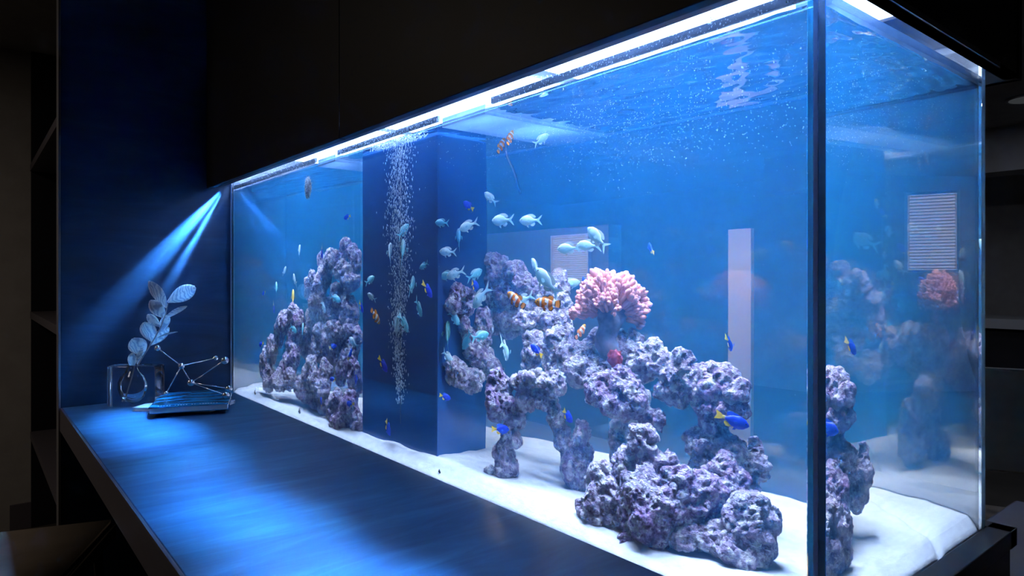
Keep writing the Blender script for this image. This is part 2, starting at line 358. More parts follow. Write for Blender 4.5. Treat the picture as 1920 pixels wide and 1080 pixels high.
# world positions (x, y, z, half width, half height) of the lumps of each rock; x, y, z, heading and length of each fish
ROCKS = [
 ('broad purple and cream boulder at the front of the right mound', [(-0.663, 0.838, 0.945, 0.0522, 0.0502), (-0.662, 0.832, 0.897, 0.0456, 0.0357), (-0.634, 0.85, 0.966, 0.0441, 0.0343)]),
 ('low rock slab bridging the two front right boulders, hollow beneath', [(-0.597, 0.87, 0.93, 0.06, 0.0251), (-0.566, 0.89, 0.932, 0.043, 0.0267)]),
 ('rounded rock at the foot of the reef nearest the right pane', [(-0.52, 0.9, 0.963, 0.0385, 0.044), (-0.524, 0.88, 0.924, 0.0416, 0.029), (-0.512, 0.92, 0.943, 0.022, 0.0413)]),
 ('knobbly purple rock with a pointed peak behind the front left boulder', [(-0.696, 0.88, 1.043, 0.0271, 0.0312), (-0.723, 0.88, 0.999, 0.0337, 0.0379), (-0.68, 0.89, 1.007, 0.0396, 0.0375), (-0.685, 0.86, 0.981, 0.0432, 0.0391)]),
 ('cratered rock draped across the middle of the front right mound', [(-0.625, 0.87, 0.994, 0.0411, 0.0353), (-0.602, 0.88, 0.974, 0.0387, 0.0329), (-0.589, 0.91, 0.989, 0.0392, 0.0313)]),
 ('purple rock carrying the base of the tall right column, dark cave in its front', [(-0.594, 0.97, 0.996, 0.0402, 0.0382), (-0.58, 0.96, 0.968, 0.0333, 0.0353), (-0.585, 0.93, 0.96, 0.0484, 0.029)]),
 ('leaning grey and cream rock propped against the left of the front right mound', [(-0.768, 0.85, 0.976, 0.0302, 0.0302), (-0.739, 0.84, 0.954, 0.0316, 0.0358), (-0.767, 0.82, 0.932, 0.0277, 0.0384), (-0.722, 0.84, 0.937, 0.0292, 0.0312)]),
 ('purple topped rock in the middle of the tall right column, dark underside', [(-0.641, 1.01, 1.039, 0.0358, 0.0337), (-0.617, 1.01, 1.031, 0.0371, 0.035), (-0.641, 1.01, 1.006, 0.0295, 0.0274), (-0.627, 1.01, 1.071, 0.025, 0.025)]),
 ('jagged pale rock sticking out to the right of the tall right column', [(-0.582, 1.03, 1.023, 0.0224, 0.0244), (-0.574, 1.04, 1.04, 0.0153, 0.0224), (-0.567, 1.04, 1.013, 0.0163, 0.0264), (-0.584, 1.04, 0.985, 0.0203, 0.0346)]),
 ('thin leaning rock behind the yellow tailed fish near the strip of light', [(-0.628, 1.0, 1.115, 0.0333, 0.0312), (-0.6, 1.0, 1.106, 0.0288, 0.0226), (-0.637, 1.0, 1.096, 0.0232, 0.0316)]),
 ('crowning knobbly rock on top of the tall right column', [(-0.638, 1.0, 1.154, 0.0316, 0.0211), (-0.61, 1.0, 1.154, 0.0226, 0.0185), (-0.591, 1.0, 1.132, 0.0203, 0.0203), (-0.619, 1.0, 1.137, 0.0268, 0.0206)]),
 ('purple shoulder rock right of the pink coral, top of the sloping bridge', [(-0.739, 0.99, 1.175, 0.0335, 0.029), (-0.757, 0.99, 1.153, 0.0293, 0.0248), (-0.714, 0.99, 1.157, 0.0353, 0.0287)]),
 ('pale crusty rock hanging over the gap between the coral and the right column', [(-0.674, 0.98, 1.175, 0.0237, 0.0237), (-0.677, 0.98, 1.148, 0.0367, 0.028), (-0.687, 0.98, 1.121, 0.0324, 0.0259), (-0.66, 0.98, 1.133, 0.0213, 0.0213)]),
 ('grey green rock pillar directly under the pink coral, with a red patch', [(-0.871, 1.03, 1.179, 0.0422, 0.0347), (-0.827, 1.03, 1.173, 0.0433, 0.0361), (-0.84, 1.02, 1.143, 0.0547, 0.0316), (-0.803, 1.03, 1.184, 0.0212, 0.0306)]),
 ('hanging cluster of pale knobs below the pink coral', [(-0.817, 0.94, 1.112, 0.0369, 0.0323), (-0.775, 0.94, 1.131, 0.0271, 0.0293), (-0.78, 0.94, 1.094, 0.0384, 0.0316), (-0.752, 0.94, 1.111, 0.0246, 0.0335), (-0.841, 0.94, 1.124, 0.021, 0.0233)]),
 ('small detached looking rock lump right of the hanging knob cluster', [(-0.735, 0.97, 1.077, 0.0221, 0.0155), (-0.713, 0.97, 1.072, 0.0153, 0.024)]),
 ('dim rock post standing behind the front mound, beneath the hanging knobs', [(-0.853, 1.1, 1.026, 0.0298, 0.0496), (-0.858, 1.1, 0.98, 0.0298, 0.0496), (-0.83, 1.08, 1.071, 0.0295, 0.0368)]),
 ('long bridge rock left of the pink coral, pale along its upper edge', [(-0.961, 1.0, 1.184, 0.031, 0.0284), (-0.919, 0.99, 1.162, 0.0451, 0.0276), (-0.947, 0.99, 1.134, 0.0383, 0.0307), (-0.886, 0.98, 1.136, 0.0442, 0.0319), (-0.975, 1.0, 1.157, 0.0286, 0.0365)]),
 ('small upright rock behind the blue fish with the yellow tail in mid tank', [(-1.035, 1.0, 1.185, 0.0214, 0.0187), (-1.032, 1.0, 1.158, 0.0268, 0.0268), (-1.046, 1.0, 1.135, 0.0189, 0.0216)]),
 ('upright rock post with a lumpy foot standing behind the leaning grey rock', [(-0.888, 0.98, 1.017, 0.0196, 0.0295), (-0.893, 0.98, 0.982, 0.0267, 0.0316), (-0.884, 0.96, 0.946, 0.0337, 0.0289), (-0.899, 0.97, 0.961, 0.027, 0.027)]),
 ('pointed purple rock at the left end of the open arch', [(-1.046, 0.87, 1.099, 0.0286, 0.0312), (-1.047, 0.86, 1.073, 0.026, 0.0391), (-1.029, 0.87, 1.06, 0.0281, 0.0255)]),
 ('rock with a round dark hole forming the top of the open arch', [(-1.004, 0.9, 1.107, 0.0255, 0.023), (-0.958, 0.9, 1.116, 0.0322, 0.0198), (-0.915, 0.91, 1.112, 0.0267, 0.0219), (-0.988, 0.9, 1.079, 0.023, 0.0332), (-0.946, 0.91, 1.079, 0.0198, 0.0273), (-0.935, 0.93, 1.063, 0.0198, 0.0273)]),
 ('speckled rock column forming the left leg of the open arch', [(-1.011, 0.9, 1.034, 0.023, 0.0255), (-1.027, 0.89, 1.001, 0.0258, 0.0335), (-1.036, 0.88, 0.964, 0.0284, 0.031), (-1.027, 0.88, 0.939, 0.0332, 0.0204), (-1.061, 0.87, 0.92, 0.021, 0.0118)]),
 ('slanting strut rock inside the open arch', [(-0.946, 0.97, 1.028, 0.0177, 0.0278), (-0.938, 0.98, 0.998, 0.0175, 0.0301), (-0.926, 0.99, 0.974, 0.0175, 0.0276)]),
 ('tall pale topped rock at the left summit of the middle reef', [(-1.21, 1.08, 1.344, 0.03, 0.0225), (-1.21, 1.08, 1.31, 0.033, 0.039), (-1.227, 1.09, 1.273, 0.0366, 0.0397)]),
 ('cratered rock behind the upper clownfish pair', [(-1.142, 1.07, 1.321, 0.029, 0.0247), (-1.108, 1.07, 1.292, 0.0371, 0.0285), (-1.166, 1.08, 1.274, 0.038, 0.0322)]),
 ('white capped rock beside the hovering chromis pair, left of the pink coral', [(-1.034, 1.1, 1.304, 0.0234, 0.0193), (-1.024, 1.1, 1.282, 0.0248, 0.0248), (-1.065, 1.1, 1.27, 0.028, 0.0308)]),
 ('smooth purple grey rock below the right hand clownfish', [(-1.013, 1.08, 1.238, 0.0259, 0.0382), (-1.001, 1.08, 1.211, 0.0216, 0.0378), (-1.029, 1.07, 1.216, 0.0303, 0.0358)]),
 ('broad shaded rock face at the middle of the reef beneath the clownfish', [(-1.171, 1.1, 1.22, 0.0472, 0.0443), (-1.106, 1.09, 1.234, 0.0428, 0.0428), (-1.082, 1.08, 1.205, 0.0481, 0.0339), (-1.234, 1.1, 1.224, 0.0427, 0.0427), (-1.073, 1.02, 1.218, 0.0306, 0.0194)]),
 ('small pale rock at the left edge of the middle reef beside the dark tower', [(-1.21, 0.903, 1.277, 0.0259, 0.0201), (-1.209, 0.883, 1.254, 0.02, 0.0228), (-1.212, 0.96, 1.262, 0.0234, 0.0234), (-1.211, 0.934, 1.239, 0.029, 0.0203)]),
 ('slim upright rock right of the dark tower, behind two chromis', [(-1.211, 0.934, 1.202, 0.0174, 0.029), (-1.212, 0.96, 1.168, 0.0205, 0.038), (-1.213, 0.999, 1.137, 0.0234, 0.0263), (-1.214, 1.025, 1.196, 0.0298, 0.0446)]),
 ('oval speckled rock jutting over the dark tower corner', [(-1.209, 0.903, 1.101, 0.0371, 0.0314), (-1.186, 0.94, 1.088, 0.0345, 0.0288), (-1.209, 0.883, 1.114, 0.0257, 0.0228)]),
 ('dim brown rock wedged behind the oval speckled rock', [(-1.201, 1.02, 1.12, 0.0295, 0.0325), (-1.165, 1.02, 1.111, 0.0288, 0.023), (-1.213, 1.007, 1.149, 0.0207, 0.0354)]),
 ('shaded filler rock deep in the left centre of the far left reef', [(-2.023, 1.0, 1.178, 0.0522, 0.0569), (-1.948, 0.98, 1.109, 0.0552, 0.0598), (-1.851, 0.97, 1.085, 0.0487, 0.0532), (-2.071, 0.99, 1.108, 0.0384, 0.0528), (-1.827, 0.98, 1.125, 0.0396, 0.0396)]),
 ('low dark rock between the cream rock and the boulder by the tower', [(-2.023, 0.9, 0.973, 0.0375, 0.0375), (-1.907, 0.88, 0.952, 0.0401, 0.0312), (-1.823, 0.86, 0.939, 0.03, 0.0257), (-1.983, 0.9, 0.954, 0.0322, 0.0276)]),
 ('rounded rock at the summit of the far left reef against the tower', [(-1.802, 0.98, 1.399, 0.0261, 0.0282), (-1.764, 0.98, 1.378, 0.0279, 0.0279), (-1.828, 0.98, 1.365, 0.0284, 0.0306), (-1.739, 0.98, 1.355, 0.0256, 0.0341)]),
 ('pitted rock just under the summit of the far left reef', [(-1.886, 0.97, 1.358, 0.0381, 0.0359), (-1.921, 0.97, 1.327, 0.0364, 0.0409), (-1.809, 0.96, 1.323, 0.0391, 0.0348), (-1.761, 0.96, 1.31, 0.0383, 0.0426), (-1.958, 0.97, 1.368, 0.0208, 0.0208)]),
 ('pale crusted rock on the upper left shoulder of the far left reef', [(-2.014, 0.95, 1.278, 0.0328, 0.0375), (-1.946, 0.95, 1.271, 0.0412, 0.0503), (-1.976, 0.95, 1.238, 0.0324, 0.0324), (-1.995, 0.95, 1.311, 0.021, 0.0279)]),
 ('bluish rock in the shaded middle of the far left reef', [(-1.854, 0.99, 1.248, 0.0487, 0.0487), (-1.77, 0.97, 1.205, 0.0429, 0.0557), (-1.914, 1.0, 1.199, 0.0454, 0.05)]),
 ('pink topped rock at the left of the far left reef, a yellow fish above it', [(-2.115, 0.92, 1.192, 0.0389, 0.034), (-2.162, 0.91, 1.164, 0.0442, 0.0442), (-2.064, 0.92, 1.169, 0.0332, 0.0427), (-2.197, 0.9, 1.127, 0.035, 0.045), (-2.093, 0.92, 1.133, 0.0288, 0.0384)]),
 ('narrow purple rock in the centre of the far left reef', [(-2.118, 0.91, 1.098, 0.0316, 0.0486), (-2.086, 0.9, 1.058, 0.0334, 0.0477), (-2.119, 0.89, 1.022, 0.0435, 0.0435)]),
 ('crumbly cream rock low at the left end of the far left reef', [(-2.247, 0.88, 1.071, 0.0354, 0.0506), (-2.291, 0.86, 1.023, 0.0383, 0.0562), (-2.251, 0.85, 0.974, 0.0402, 0.0503), (-2.156, 0.86, 0.976, 0.0488, 0.0391), (-2.078, 0.87, 0.993, 0.0379, 0.0379)]),
 ('ledge rock across the middle of the far left reef, bright upper edge', [(-1.919, 0.93, 1.149, 0.0316, 0.0271), (-1.822, 0.92, 1.161, 0.0391, 0.0261), (-1.74, 0.92, 1.155, 0.0378, 0.0294), (-1.876, 0.93, 1.123, 0.0357, 0.0312)]),
 ('mottled rock in the lower centre of the far left reef', [(-1.917, 0.87, 1.043, 0.0312, 0.0446), (-1.888, 0.86, 1.007, 0.0399, 0.0399), (-1.955, 0.87, 1.015, 0.0273, 0.0454), (-1.824, 0.85, 0.985, 0.0386, 0.0343), (-1.835, 0.88, 1.028, 0.0304, 0.0435)]),
 ('dark flank rock of the far left reef next to the tower', [(-1.723, 0.92, 1.09, 0.0334, 0.0543), (-1.674, 0.9, 1.038, 0.0284, 0.0528), (-1.78, 0.93, 1.047, 0.03, 0.0429), (-1.693, 0.93, 1.136, 0.0249, 0.0415)]),
 ('boulder at the foot of the far left reef nearest the tower', [(-1.756, 0.84, 0.95, 0.0334, 0.0334), (-1.676, 0.835, 0.933, 0.0484, 0.0363), (-1.64, 0.83, 0.974, 0.0398, 0.0398), (-1.71, 0.82, 0.914, 0.0366, 0.0244), (-1.601, 0.83, 0.939, 0.0233, 0.035), (-1.713, 0.83, 0.985, 0.0245, 0.0286)]),
]
FISH = [
 ('c', -1.133, 0.95, 1.477, -0.75, -0.2, 0.63, 0.0416, 'uppermost chromis in open water, right of the dark tower top'),
 ('c', -1.055, 0.9, 1.423, -0.93, -0.36, 0.02, 0.0598, 'pale chromis with long forked tail raised, left of another in a level pair'),
 ('c', -0.961, 0.88, 1.416, -0.87, -0.49, 0.01, 0.052, 'pale chromis swimming level alone at the right end of the upper row'),
 ('c', -1.154, 0.88, 1.418, -0.86, -0.42, -0.29, 0.054, 'teal chromis with raised forked tail below the yellow tailed blue fish'),
 ('c', -1.214, 0.836, 1.426, -0.87, -0.48, 0.08, 0.0425, "teal chromis swimming level in front of the tower's vertical corner"),
 ('c', -1.216, 0.916, 1.396, -0.62, 0.7, 0.35, 0.0835, 'narrow end-on chromis below the upper teal chromis'),
 ('c', -1.205, 0.85, 1.364, -0.83, -0.55, 0.04, 0.0494, 'teal chromis swimming level alone, two body heights above the overlapping pair'),
 ('c', -1.259, 0.805, 1.335, -0.88, -0.28, -0.38, 0.0347, 'small round chromis right of the bubble column'),
 ('c', -1.215, 0.862, 1.314, -0.94, -0.31, -0.16, 0.0476, 'chromis mostly hidden behind another in the overlapping pair'),
 ('c', -1.193, 0.87, 1.317, -0.85, -0.45, -0.27, 0.055, 'front chromis of the overlapping pair beside the tower'),
 ('c', -1.145, 0.9, 1.315, 0.22, 0.89, 0.41, 0.0498, 'round chromis turned right above a blue damselfish, left of the reef summit'),
 ('c', -1.343, 0.8, 1.415, 0.29, 0.76, 0.58, 0.0519, 'largest chromis in front of the bubble column'),
 ('c', -1.409, 0.8, 1.367, -0.35, 0.76, 0.55, 0.08, 'chromis climbing on the left side of the bubble column'),
 ('c', -1.338, 0.8, 1.37, -0.67, 0.55, 0.5, 0.0941, 'slender chromis pointing straight up inside the bubble column'),
 ('c', -1.503, 0.8, 1.303, 0.4, 0.82, 0.41, 0.0422, "chromis near the tower's left edge, upper of two"),
 ('c', -1.495, 0.8, 1.262, -0.87, -0.2, 0.44, 0.0375, "chromis near the tower's left edge, lower of two"),
 ('c', -1.299, 0.8, 1.293, -0.62, 0.71, 0.33, 0.08, 'thin end-on chromis at the right rim of the bubble column'),
 ('c', -1.277, 0.8, 1.243, -0.12, 0.71, -0.7, 0.0561, 'chromis diving just right of the bubble column'),
 ('c', -1.376, 0.8, 1.209, -0.53, 0.68, -0.51, 0.1075, 'thin chromis pointing down at the left rim of the bubble column'),
 ('c', -1.336, 0.8, 1.206, -0.08, 0.7, -0.71, 0.0597, 'chromis diving in front of the lower bubble column'),
 ('c', -1.217, 0.924, 1.271, 0.45, 0.78, -0.45, 0.035, 'chromis in front of the small rock left of the middle reef'),
 ('c', -1.146, 0.92, 1.268, -0.74, 0.14, -0.66, 0.0715, 'long chromis slanting head down left of the upper clownfish'),
 ('c', -1.204, 0.93, 1.24, 0.6, 0.79, -0.11, 0.0389, 'round chromis facing right, lower left of the slanting chromis'),
 ('c', -1.216, 0.896, 1.221, 0.21, 0.77, -0.6, 0.0492, "chromis diving to the right beside the tower's back corner"),
 ('t', -1.214, 0.852, 1.186, -0.37, 0.8, 0.48, 0.0987, "dark green chromis gliding up in the tower's shade"),
 ('c', -1.188, 0.92, 1.174, -0.63, -0.02, -0.78, 0.0548, 'left fish of the touching pair of bright chromis'),
 ('c', -1.129, 0.9, 1.187, 0.51, 0.83, 0.21, 0.051, 'right fish of the touching pair of bright chromis'),
 ('c', -1.214, 0.86, 1.139, 0.34, 0.75, -0.57, 0.0466, 'chromis diving to the right above the oval speckled rock'),
 ('c', -1.08, 0.95, 1.161, -0.5, 0.71, -0.49, 0.0845, 'thin chromis hanging head down in the gap left of the small upright rock'),
 ('c', -0.861, 0.88, 1.36, -0.92, -0.38, -0.03, 0.0495, 'left fish of the pale chromis trio'),
 ('c', -0.826, 0.9, 1.364, -0.93, -0.37, 0.07, 0.049, 'middle fish of the pale chromis trio'),
 ('c', -0.78, 0.86, 1.374, -0.73, -0.18, 0.66, 0.0557, 'right fish of the pale chromis trio, nose up'),
 ('c', -1.017, 0.98, 1.332, -0.67, 0.3, 0.67, 0.0448, 'small pale chromis peeking out above the big diving one'),
 ('c', -0.891, 0.84, 1.301, -0.7, -0.16, 0.69, 0.0701, 'largest pale chromis, tail hanging down between the two clownfish'),
 ('c', -1.038, 1.16, 1.297, 0.67, 0.74, 0.08, 0.051, 'chromis emerging from behind the white capped rock'),
 ('c', -1.085, 1.03, 1.262, -0.91, -0.14, -0.39, 0.0587, 'chromis behind the left clownfish, only its fins showing'),
 ('c', -0.965, 0.93, 1.572, 0.66, 0.57, 0.48, 0.0399, 'chromis just beneath the surface right of the orange pair'),
 ('c', -1.743, 0.85, 1.253, 0.5, 0.81, -0.3, 0.049, 'chromis in front of the shaded middle of the far left reef'),
 ('c', -1.841, 0.87, 1.226, -0.22, 0.74, -0.63, 0.0561, 'small chromis below the pale shoulder of the far left reef'),
 ('c', -1.629, 0.84, 1.139, -0.89, 0.01, 0.46, 0.0517, 'chromis in front of the dark flank of the far left reef'),
 ('c', -2.024, 0.84, 1.152, 0.04, 0.91, -0.42, 0.0462, 'left one of two small chromis on the pink topped rock'),
 ('c', -1.958, 0.84, 1.154, -0.48, 0.65, 0.59, 0.0645, 'right one of two small chromis on the pink topped rock'),
 ('c', -2.045, 0.9, 1.394, -0.25, 0.72, 0.64, 0.0558, 'small chromis alone in open water above the far left reef'),
 ('c', -2.255, 1.0, 1.335, -0.31, 0.77, 0.56, 0.0454, "tiny pale chromis near the tank's back left corner"),
 ('c', -2.28, 0.95, 1.273, -0.64, 0.64, 0.41, 0.0869, 'tiny chromis standing upright above the far left rocks, left of the yellow fish'),
 ('c', -2.151, 0.97, 1.304, -0.67, 0.56, 0.49, 0.0677, 'tiny chromis directly above the yellow fish'),
 ('d', -1.167, 0.9, 1.461, -0.83, -0.26, 0.5, 0.039, 'blue damselfish with yellow tail at the top of the shoal'),
 ('d', -1.7, 0.88, 1.474, -0.92, -0.36, -0.17, 0.0333, 'blue damselfish alone in the upper left water'),
 ('d', -1.883, 0.9, 1.386, -0.34, 0.68, -0.65, 0.0572, 'blue damselfish diving over the top of the far left reef'),
 ('d', -1.238, 0.8, 1.283, -0.06, 0.77, -0.64, 0.0519, 'blue damselfish diving right of the bubble column'),
 ('d', -1.548, 0.8, 1.236, -0.19, 0.76, -0.62, 0.045, 'blue damselfish at the left edge of the tower'),
 ('d', -1.189, 0.95, 1.293, -0.07, 0.98, -0.2, 0.0524, 'blue damselfish half hidden under a round chromis'),
 ('d', -1.434, 0.8, 1.103, 0.12, 0.68, -0.73, 0.0503, "blue damselfish before the dark tower, left of the bubble column's foot"),
 ('d', -1.213, 0.849, 1.053, 0.52, 0.83, -0.21, 0.0367, "blue damselfish low before the tower's right side"),
 ('d', -1.415, 0.8, 0.957, 0.08, 0.57, -0.82, 0.0503, 'lowest blue damselfish in front of the dark tower'),
 ('d', -0.956, 0.9, 1.171, -0.86, -0.12, 0.5, 0.0395, 'blue damselfish with bright yellow tail in front of the small upright rock'),
 ('d', -1.019, 0.84, 1.017, 0.56, 0.83, 0.01, 0.0469, 'blue damselfish with orange tail at the left leg of the open arch'),
 ('d', -0.858, 0.87, 1.066, 0.25, 0.74, -0.63, 0.0392, 'blue damselfish inside the open arch'),
 ('d', -0.561, 0.93, 1.099, 0.77, 0.58, -0.27, 0.0517, 'big violet blue damselfish beside the tall right column'),
 ('d', -0.899, 1.0, 1.296, -0.5, 0.6, 0.63, 0.0441, 'blue damselfish upright left of the pink coral'),
 ('d', -1.772, 0.86, 1.117, 0.43, 0.89, 0.14, 0.0411, 'blue damselfish in the centre of the far left reef'),
 ('d', -1.662, 0.86, 1.104, -0.28, 0.69, 0.67, 0.044, 'blue damselfish beneath a chromis on the far left reef'),
 ('d', -1.778, 0.79, 0.964, -0.63, 0.49, 0.6, 0.0449, 'blue damselfish low before the far left boulders'),
 ('d', -1.601, 0.79, 0.986, -1.0, -0.04, -0.09, 0.0383, "blue damselfish low beside the tower's left edge"),
 ('d', -1.749, 0.84, 1.03, -0.92, -0.4, -0.07, 0.0338, 'blue damselfish before the lower centre of the far left reef'),
 ('d', -1.623, 0.85, 1.051, -0.51, 0.63, -0.58, 0.0665, 'violet damselfish pointing down at the dark flank rock'),
 ('d', -0.83, 1.15, 1.364, -0.48, 0.71, 0.52, 0.0393, 'tiny blue damselfish in open water above right of the pink coral'),
 ('d', -2.342, 0.9, 1.258, -0.96, -0.06, -0.27, 0.0363, "tiny blue damselfish nearest the tank's left end"),
 ('d', -2.253, 0.9, 1.211, -0.54, 0.66, -0.52, 0.0696, 'tiny slim blue damselfish below a tiny chromis in the left water'),
 ('d', -2.322, 0.85, 1.084, -0.96, 0.1, -0.27, 0.0428, 'tiny blue damselfish beside the far left cream rock'),
 ('d', -0.623, 1.06, 1.202, -0.3, 0.78, -0.56, 0.0446, 'violet damselfish hanging before the pale strip of light'),
 ('k', -0.987, 0.86, 1.266, -0.77, -0.32, 0.55, 0.051, 'orange clownfish with white bands, left of the two at the reef centre'),
 ('k', -0.888, 0.84, 1.263, -0.9, -0.44, 0.07, 0.0554, 'orange clownfish with white bands, right of the two at the reef centre'),
 ('k', -1.471, 0.8, 1.216, 0.01, 0.74, -0.67, 0.0544, "clownfish alone in front of the dark tower's left half"),
 ('k', -1.046, 0.88, 1.569, 0.21, 0.53, 0.82, 0.0375, 'lower clownfish of the pair near the water surface'),
 ('k', -1.02, 0.88, 1.58, 0.22, 0.52, 0.82, 0.0368, 'upper clownfish of the pair near the water surface'),
 ('k', -0.968, 1.1, 1.199, 0.08, 0.69, 0.72, 0.0404, 'faint orange clownfish behind the bridge rock, left of the coral stalk'),
 ('y', -2.071, 0.88, 1.246, -0.59, 0.65, 0.48, 0.0943, 'yellow fish upright above the pink topped rock'),
]
# ------------------------------------------------------------------ rocks
def rock_mesh(lumps, seed, vox):
    c = Vector((sum(l[0] for l in lumps), sum(l[1] for l in lumps), 0))/len(lumps)
    c.z = min(l[2]-l[4] for l in lumps)
    rr = random.Random(seed); bm = bmesh.new()
    for x, y, z, rx, rz in lumps:
        r = bmesh.ops.create_icosphere(bm, subdivisions=3, radius=1)['verts']
        ry = .5*(rx+rz)*.9; s = Vector((rr.uniform(-50, 50), 0, 0)); th = rr.uniform(-.5, .5)
        for v in r:
            n = v.co.copy(); k = 1 + .32*noise.noise(n*1.5+s) + .12*noise.noise(n*3.3+s)
            q = Vector((n.x*rx*k, n.y*ry*k, n.z*rz*k)); q.rotate(Matrix.Rotation(math.radians(51), 3, 'Z'))
            v.co = q + Vector((x, y, z)) - c
    me = bpy.data.meshes.new('tmp'); bm.to_mesh(me); bm.free()
    o = bpy.data.objects.new('tmp', me); COL.objects.link(o)
    md = o.modifiers.new('r', 'REMESH'); md.mode = 'VOXEL'; md.voxel_size = vox
    dg = bpy.context.evaluated_depsgraph_get(); ev = o.evaluated_get(dg); m2 = bpy.data.meshes.new_from_object(ev)
    bpy.data.objects.remove(o)
    s = Vector((seed*3.7, 1, 2)); nn = [v.normal.copy() for v in m2.vertices]
    for v, n in zip(m2.vertices, nn):
        p = v.co
        d = .001 + .009*noise.noise(p*17+s) + .006*noise.noise(p*40+s) + .0030*noise.noise(p*95+s) + .0020*noise.noise(p*210+s)
        pit = noise.noise(p*34+s*2); d -= .016*max(0, pit-.30)/.3
        pit = noise.noise(p*120-s); d -= .005*max(0, pit-.15)/.3
        v.co = p + n*d; v.co.y = max(v.co.y, IY0+.0025-c.y); v.co.x = min(v.co.x, IX1-.003-c.x)
    m2.shade_smooth(); m2.materials.clear(); m2.name = 'live_rock'
    return m2, c
for i, (lab, lumps) in enumerate(ROCKS):
    far = lumps[0][0] < -1.5
    me, c = rock_mesh(lumps, i+1, .0036 if far else .0028)
    o = link('live_rock', me, M['rock'][(i*7 % 5) % 3]); o.location = c
    tag(o, lab, 'rock', 'live rocks of the reef')

# ------------------------------------------------------------------ coral
coral = empty('soft_coral', (-.841, 1.003, 1.185), 'pink bushy branching coral on the tallest post of the reef', 'coral')
mpink = noisy('pink_coral_skin', [(.3, (.64, .24, .26)), (.7, (.97, .50, .48))], 60, .7, .3, .002)
mstalk = noisy('coral_stalk_skin', [(.35, (.10, .10, .16)), (.65, (.40, .38, .50))], 30, .7, .3, .003)
me = tube_me('stalk', [(.004*math.sin(k*.9), 0, -.04+.01*k) for k in range(12)], .019, 24, .026)
for v in me.vertices:
    v.co.x += .014*noise.noise(v.co*30)+.006*noise.noise(v.co*90); v.co.y += .010*noise.noise(v.co*30+Vector((5, 5, 5)))+.004*noise.noise(v.co*90+Vector((2, 0, 0)))
link('stalk', me, mstalk, coral)
def nub(seed):
    rr = random.Random(seed); bm = bmesh.new()
    for k in range(7):
        u = Vector((rr.gauss(0, 1), rr.gauss(0, 1), rr.uniform(.1, 1.4))).normalized()*rr.uniform(.004, .0085)
        r = bmesh.ops.create_icosphere(bm, subdivisions=2, radius=rr.uniform(.0026, .0044))['verts']
        for v in r: v.co = Vector((v.co.x, v.co.y, v.co.z*1.7)) + Vector((u.x*1.15, u.y*1.15, u.z*1.2)) + Vector((0, 0, .005))
    tube(bm, [(0, 0, -.02), (0, 0, .006)], .0028, 6)
    return from_bm(bm, 'branch', True)
nubs = [nub(s) for s in range(5)]
rr = random.Random(11); n_b = 0; tries = 0
RT = Vector((.629, .778, 0)); VW = Vector((-.777, .629, 0))
while n_b < 120 and tries < 4000:
    tries += 1
    u = Vector((rr.gauss(0, 1), rr.gauss(0, 1), rr.gauss(.3, 1))).normalized()
    if u.z < -.35: continue
    lump = noise.noise(u*2.2+Vector((4, 4, 4)))
    a = .050*(1+.25*lump); loc = RT*(u.x*a*1.08+.004) + VW*(u.y*a*.9) + Vector((0, 0, .077+u.z*.040*(1+.3*lump) - .018*max(0, abs(u.x)-.5)))
    if u.z < 0 and u.x < -.2 and rr.random() < .5: continue
    o = link('branch', nubs[n_b % 5], mpink, coral); o.location = loc
    o.rotation_euler = Vector((loc.x, loc.y, loc.z-.05)).to_track_quat('Z', 'Y').to_euler(); o.scale = [rr.uniform(.75, 1.45)]*3
    n_b += 1
for k in range(9):     # drooping arm on the left and right
    t = k/8; o = link('branch', nubs[k % 5], mpink, coral); o.location = RT*(-.040-.032*t+rr.uniform(-.004, .004)) + Vector((0, 0, .066-.012*t+rr.uniform(-.006, .006)))
    o.rotation_euler = (-RT + Vector((0, 0, .3))).to_track_quat('Z', 'Y').to_euler()
for k in range(9):
    t = k/8; o = link('branch', nubs[k % 5], mpink, coral); o.location = RT*(.045+.014*t) + Vector((0, 0, .066-.026*t+rr.uniform(-.004, .004)))
    o.rotation_euler = (RT + Vector((0, 0, -.2))).to_track_quat('Z', 'Y').to_euler()
link('crown_core', ball_me('crown_core', .036, 3, (.95, .9, .7)), mpink, coral).location = (0, 0, .082)
bm = bmesh.new(); r = bmesh.ops.create_icosphere(bm, subdivisions=4, radius=1)['verts']
for v in r: v.co = Vector((v.co.x*.016, v.co.y*.010, v.co.z*.015))*(1+.35*noise.noise(v.co*3))
o = link('sponge', from_bm(bm, 'sponge', True), plain('red_sponge', (.45, .05, .08), .8)); o.location = (-.808, .972, 1.165)
tag(o, 'small dark red sponge growing on the post under the pink coral', 'sponge')

# ------------------------------------------------------------------ fish
def prof(keys, x):
    for (a, va), (b, vb) in zip(keys, keys[1:]):
        if x <= b:
            t = (x-a)/(b-a); t = t*t*(3-2*t); return va+(vb-va)*t
    return keys[-1][1]
def fish_body(hk, wk, ck, bend, n=20, m=14):
    bm = bmesh.new(); rings = []
    for i in range(n+1):
        t = i/n; t = .5-.5*math.cos(math.pi*t) if t < .5 else t
        x = .5 - t*.80
        hh, ww, cc = prof(hk, t), prof(wk, t), prof(ck, t)
        yb = bend*(t**2)*.35
        rings.append([bm.verts.new((x, yb+ww*math.cos(a)*abs(math.cos(a))**.15, cc+hh*math.sin(a))) for a in [2*math.pi*k/m for k in range(m)]])
    for q, s in zip(rings, rings[1:]):
        for k in range(m): bm.faces.new((q[k], q[(k+1) % m], s[(k+1) % m], s[k]))
    bm.faces.new(rings[0]); bm.faces.new(rings[-1][::-1])
    return from_bm(bm, 'fish_body', True)
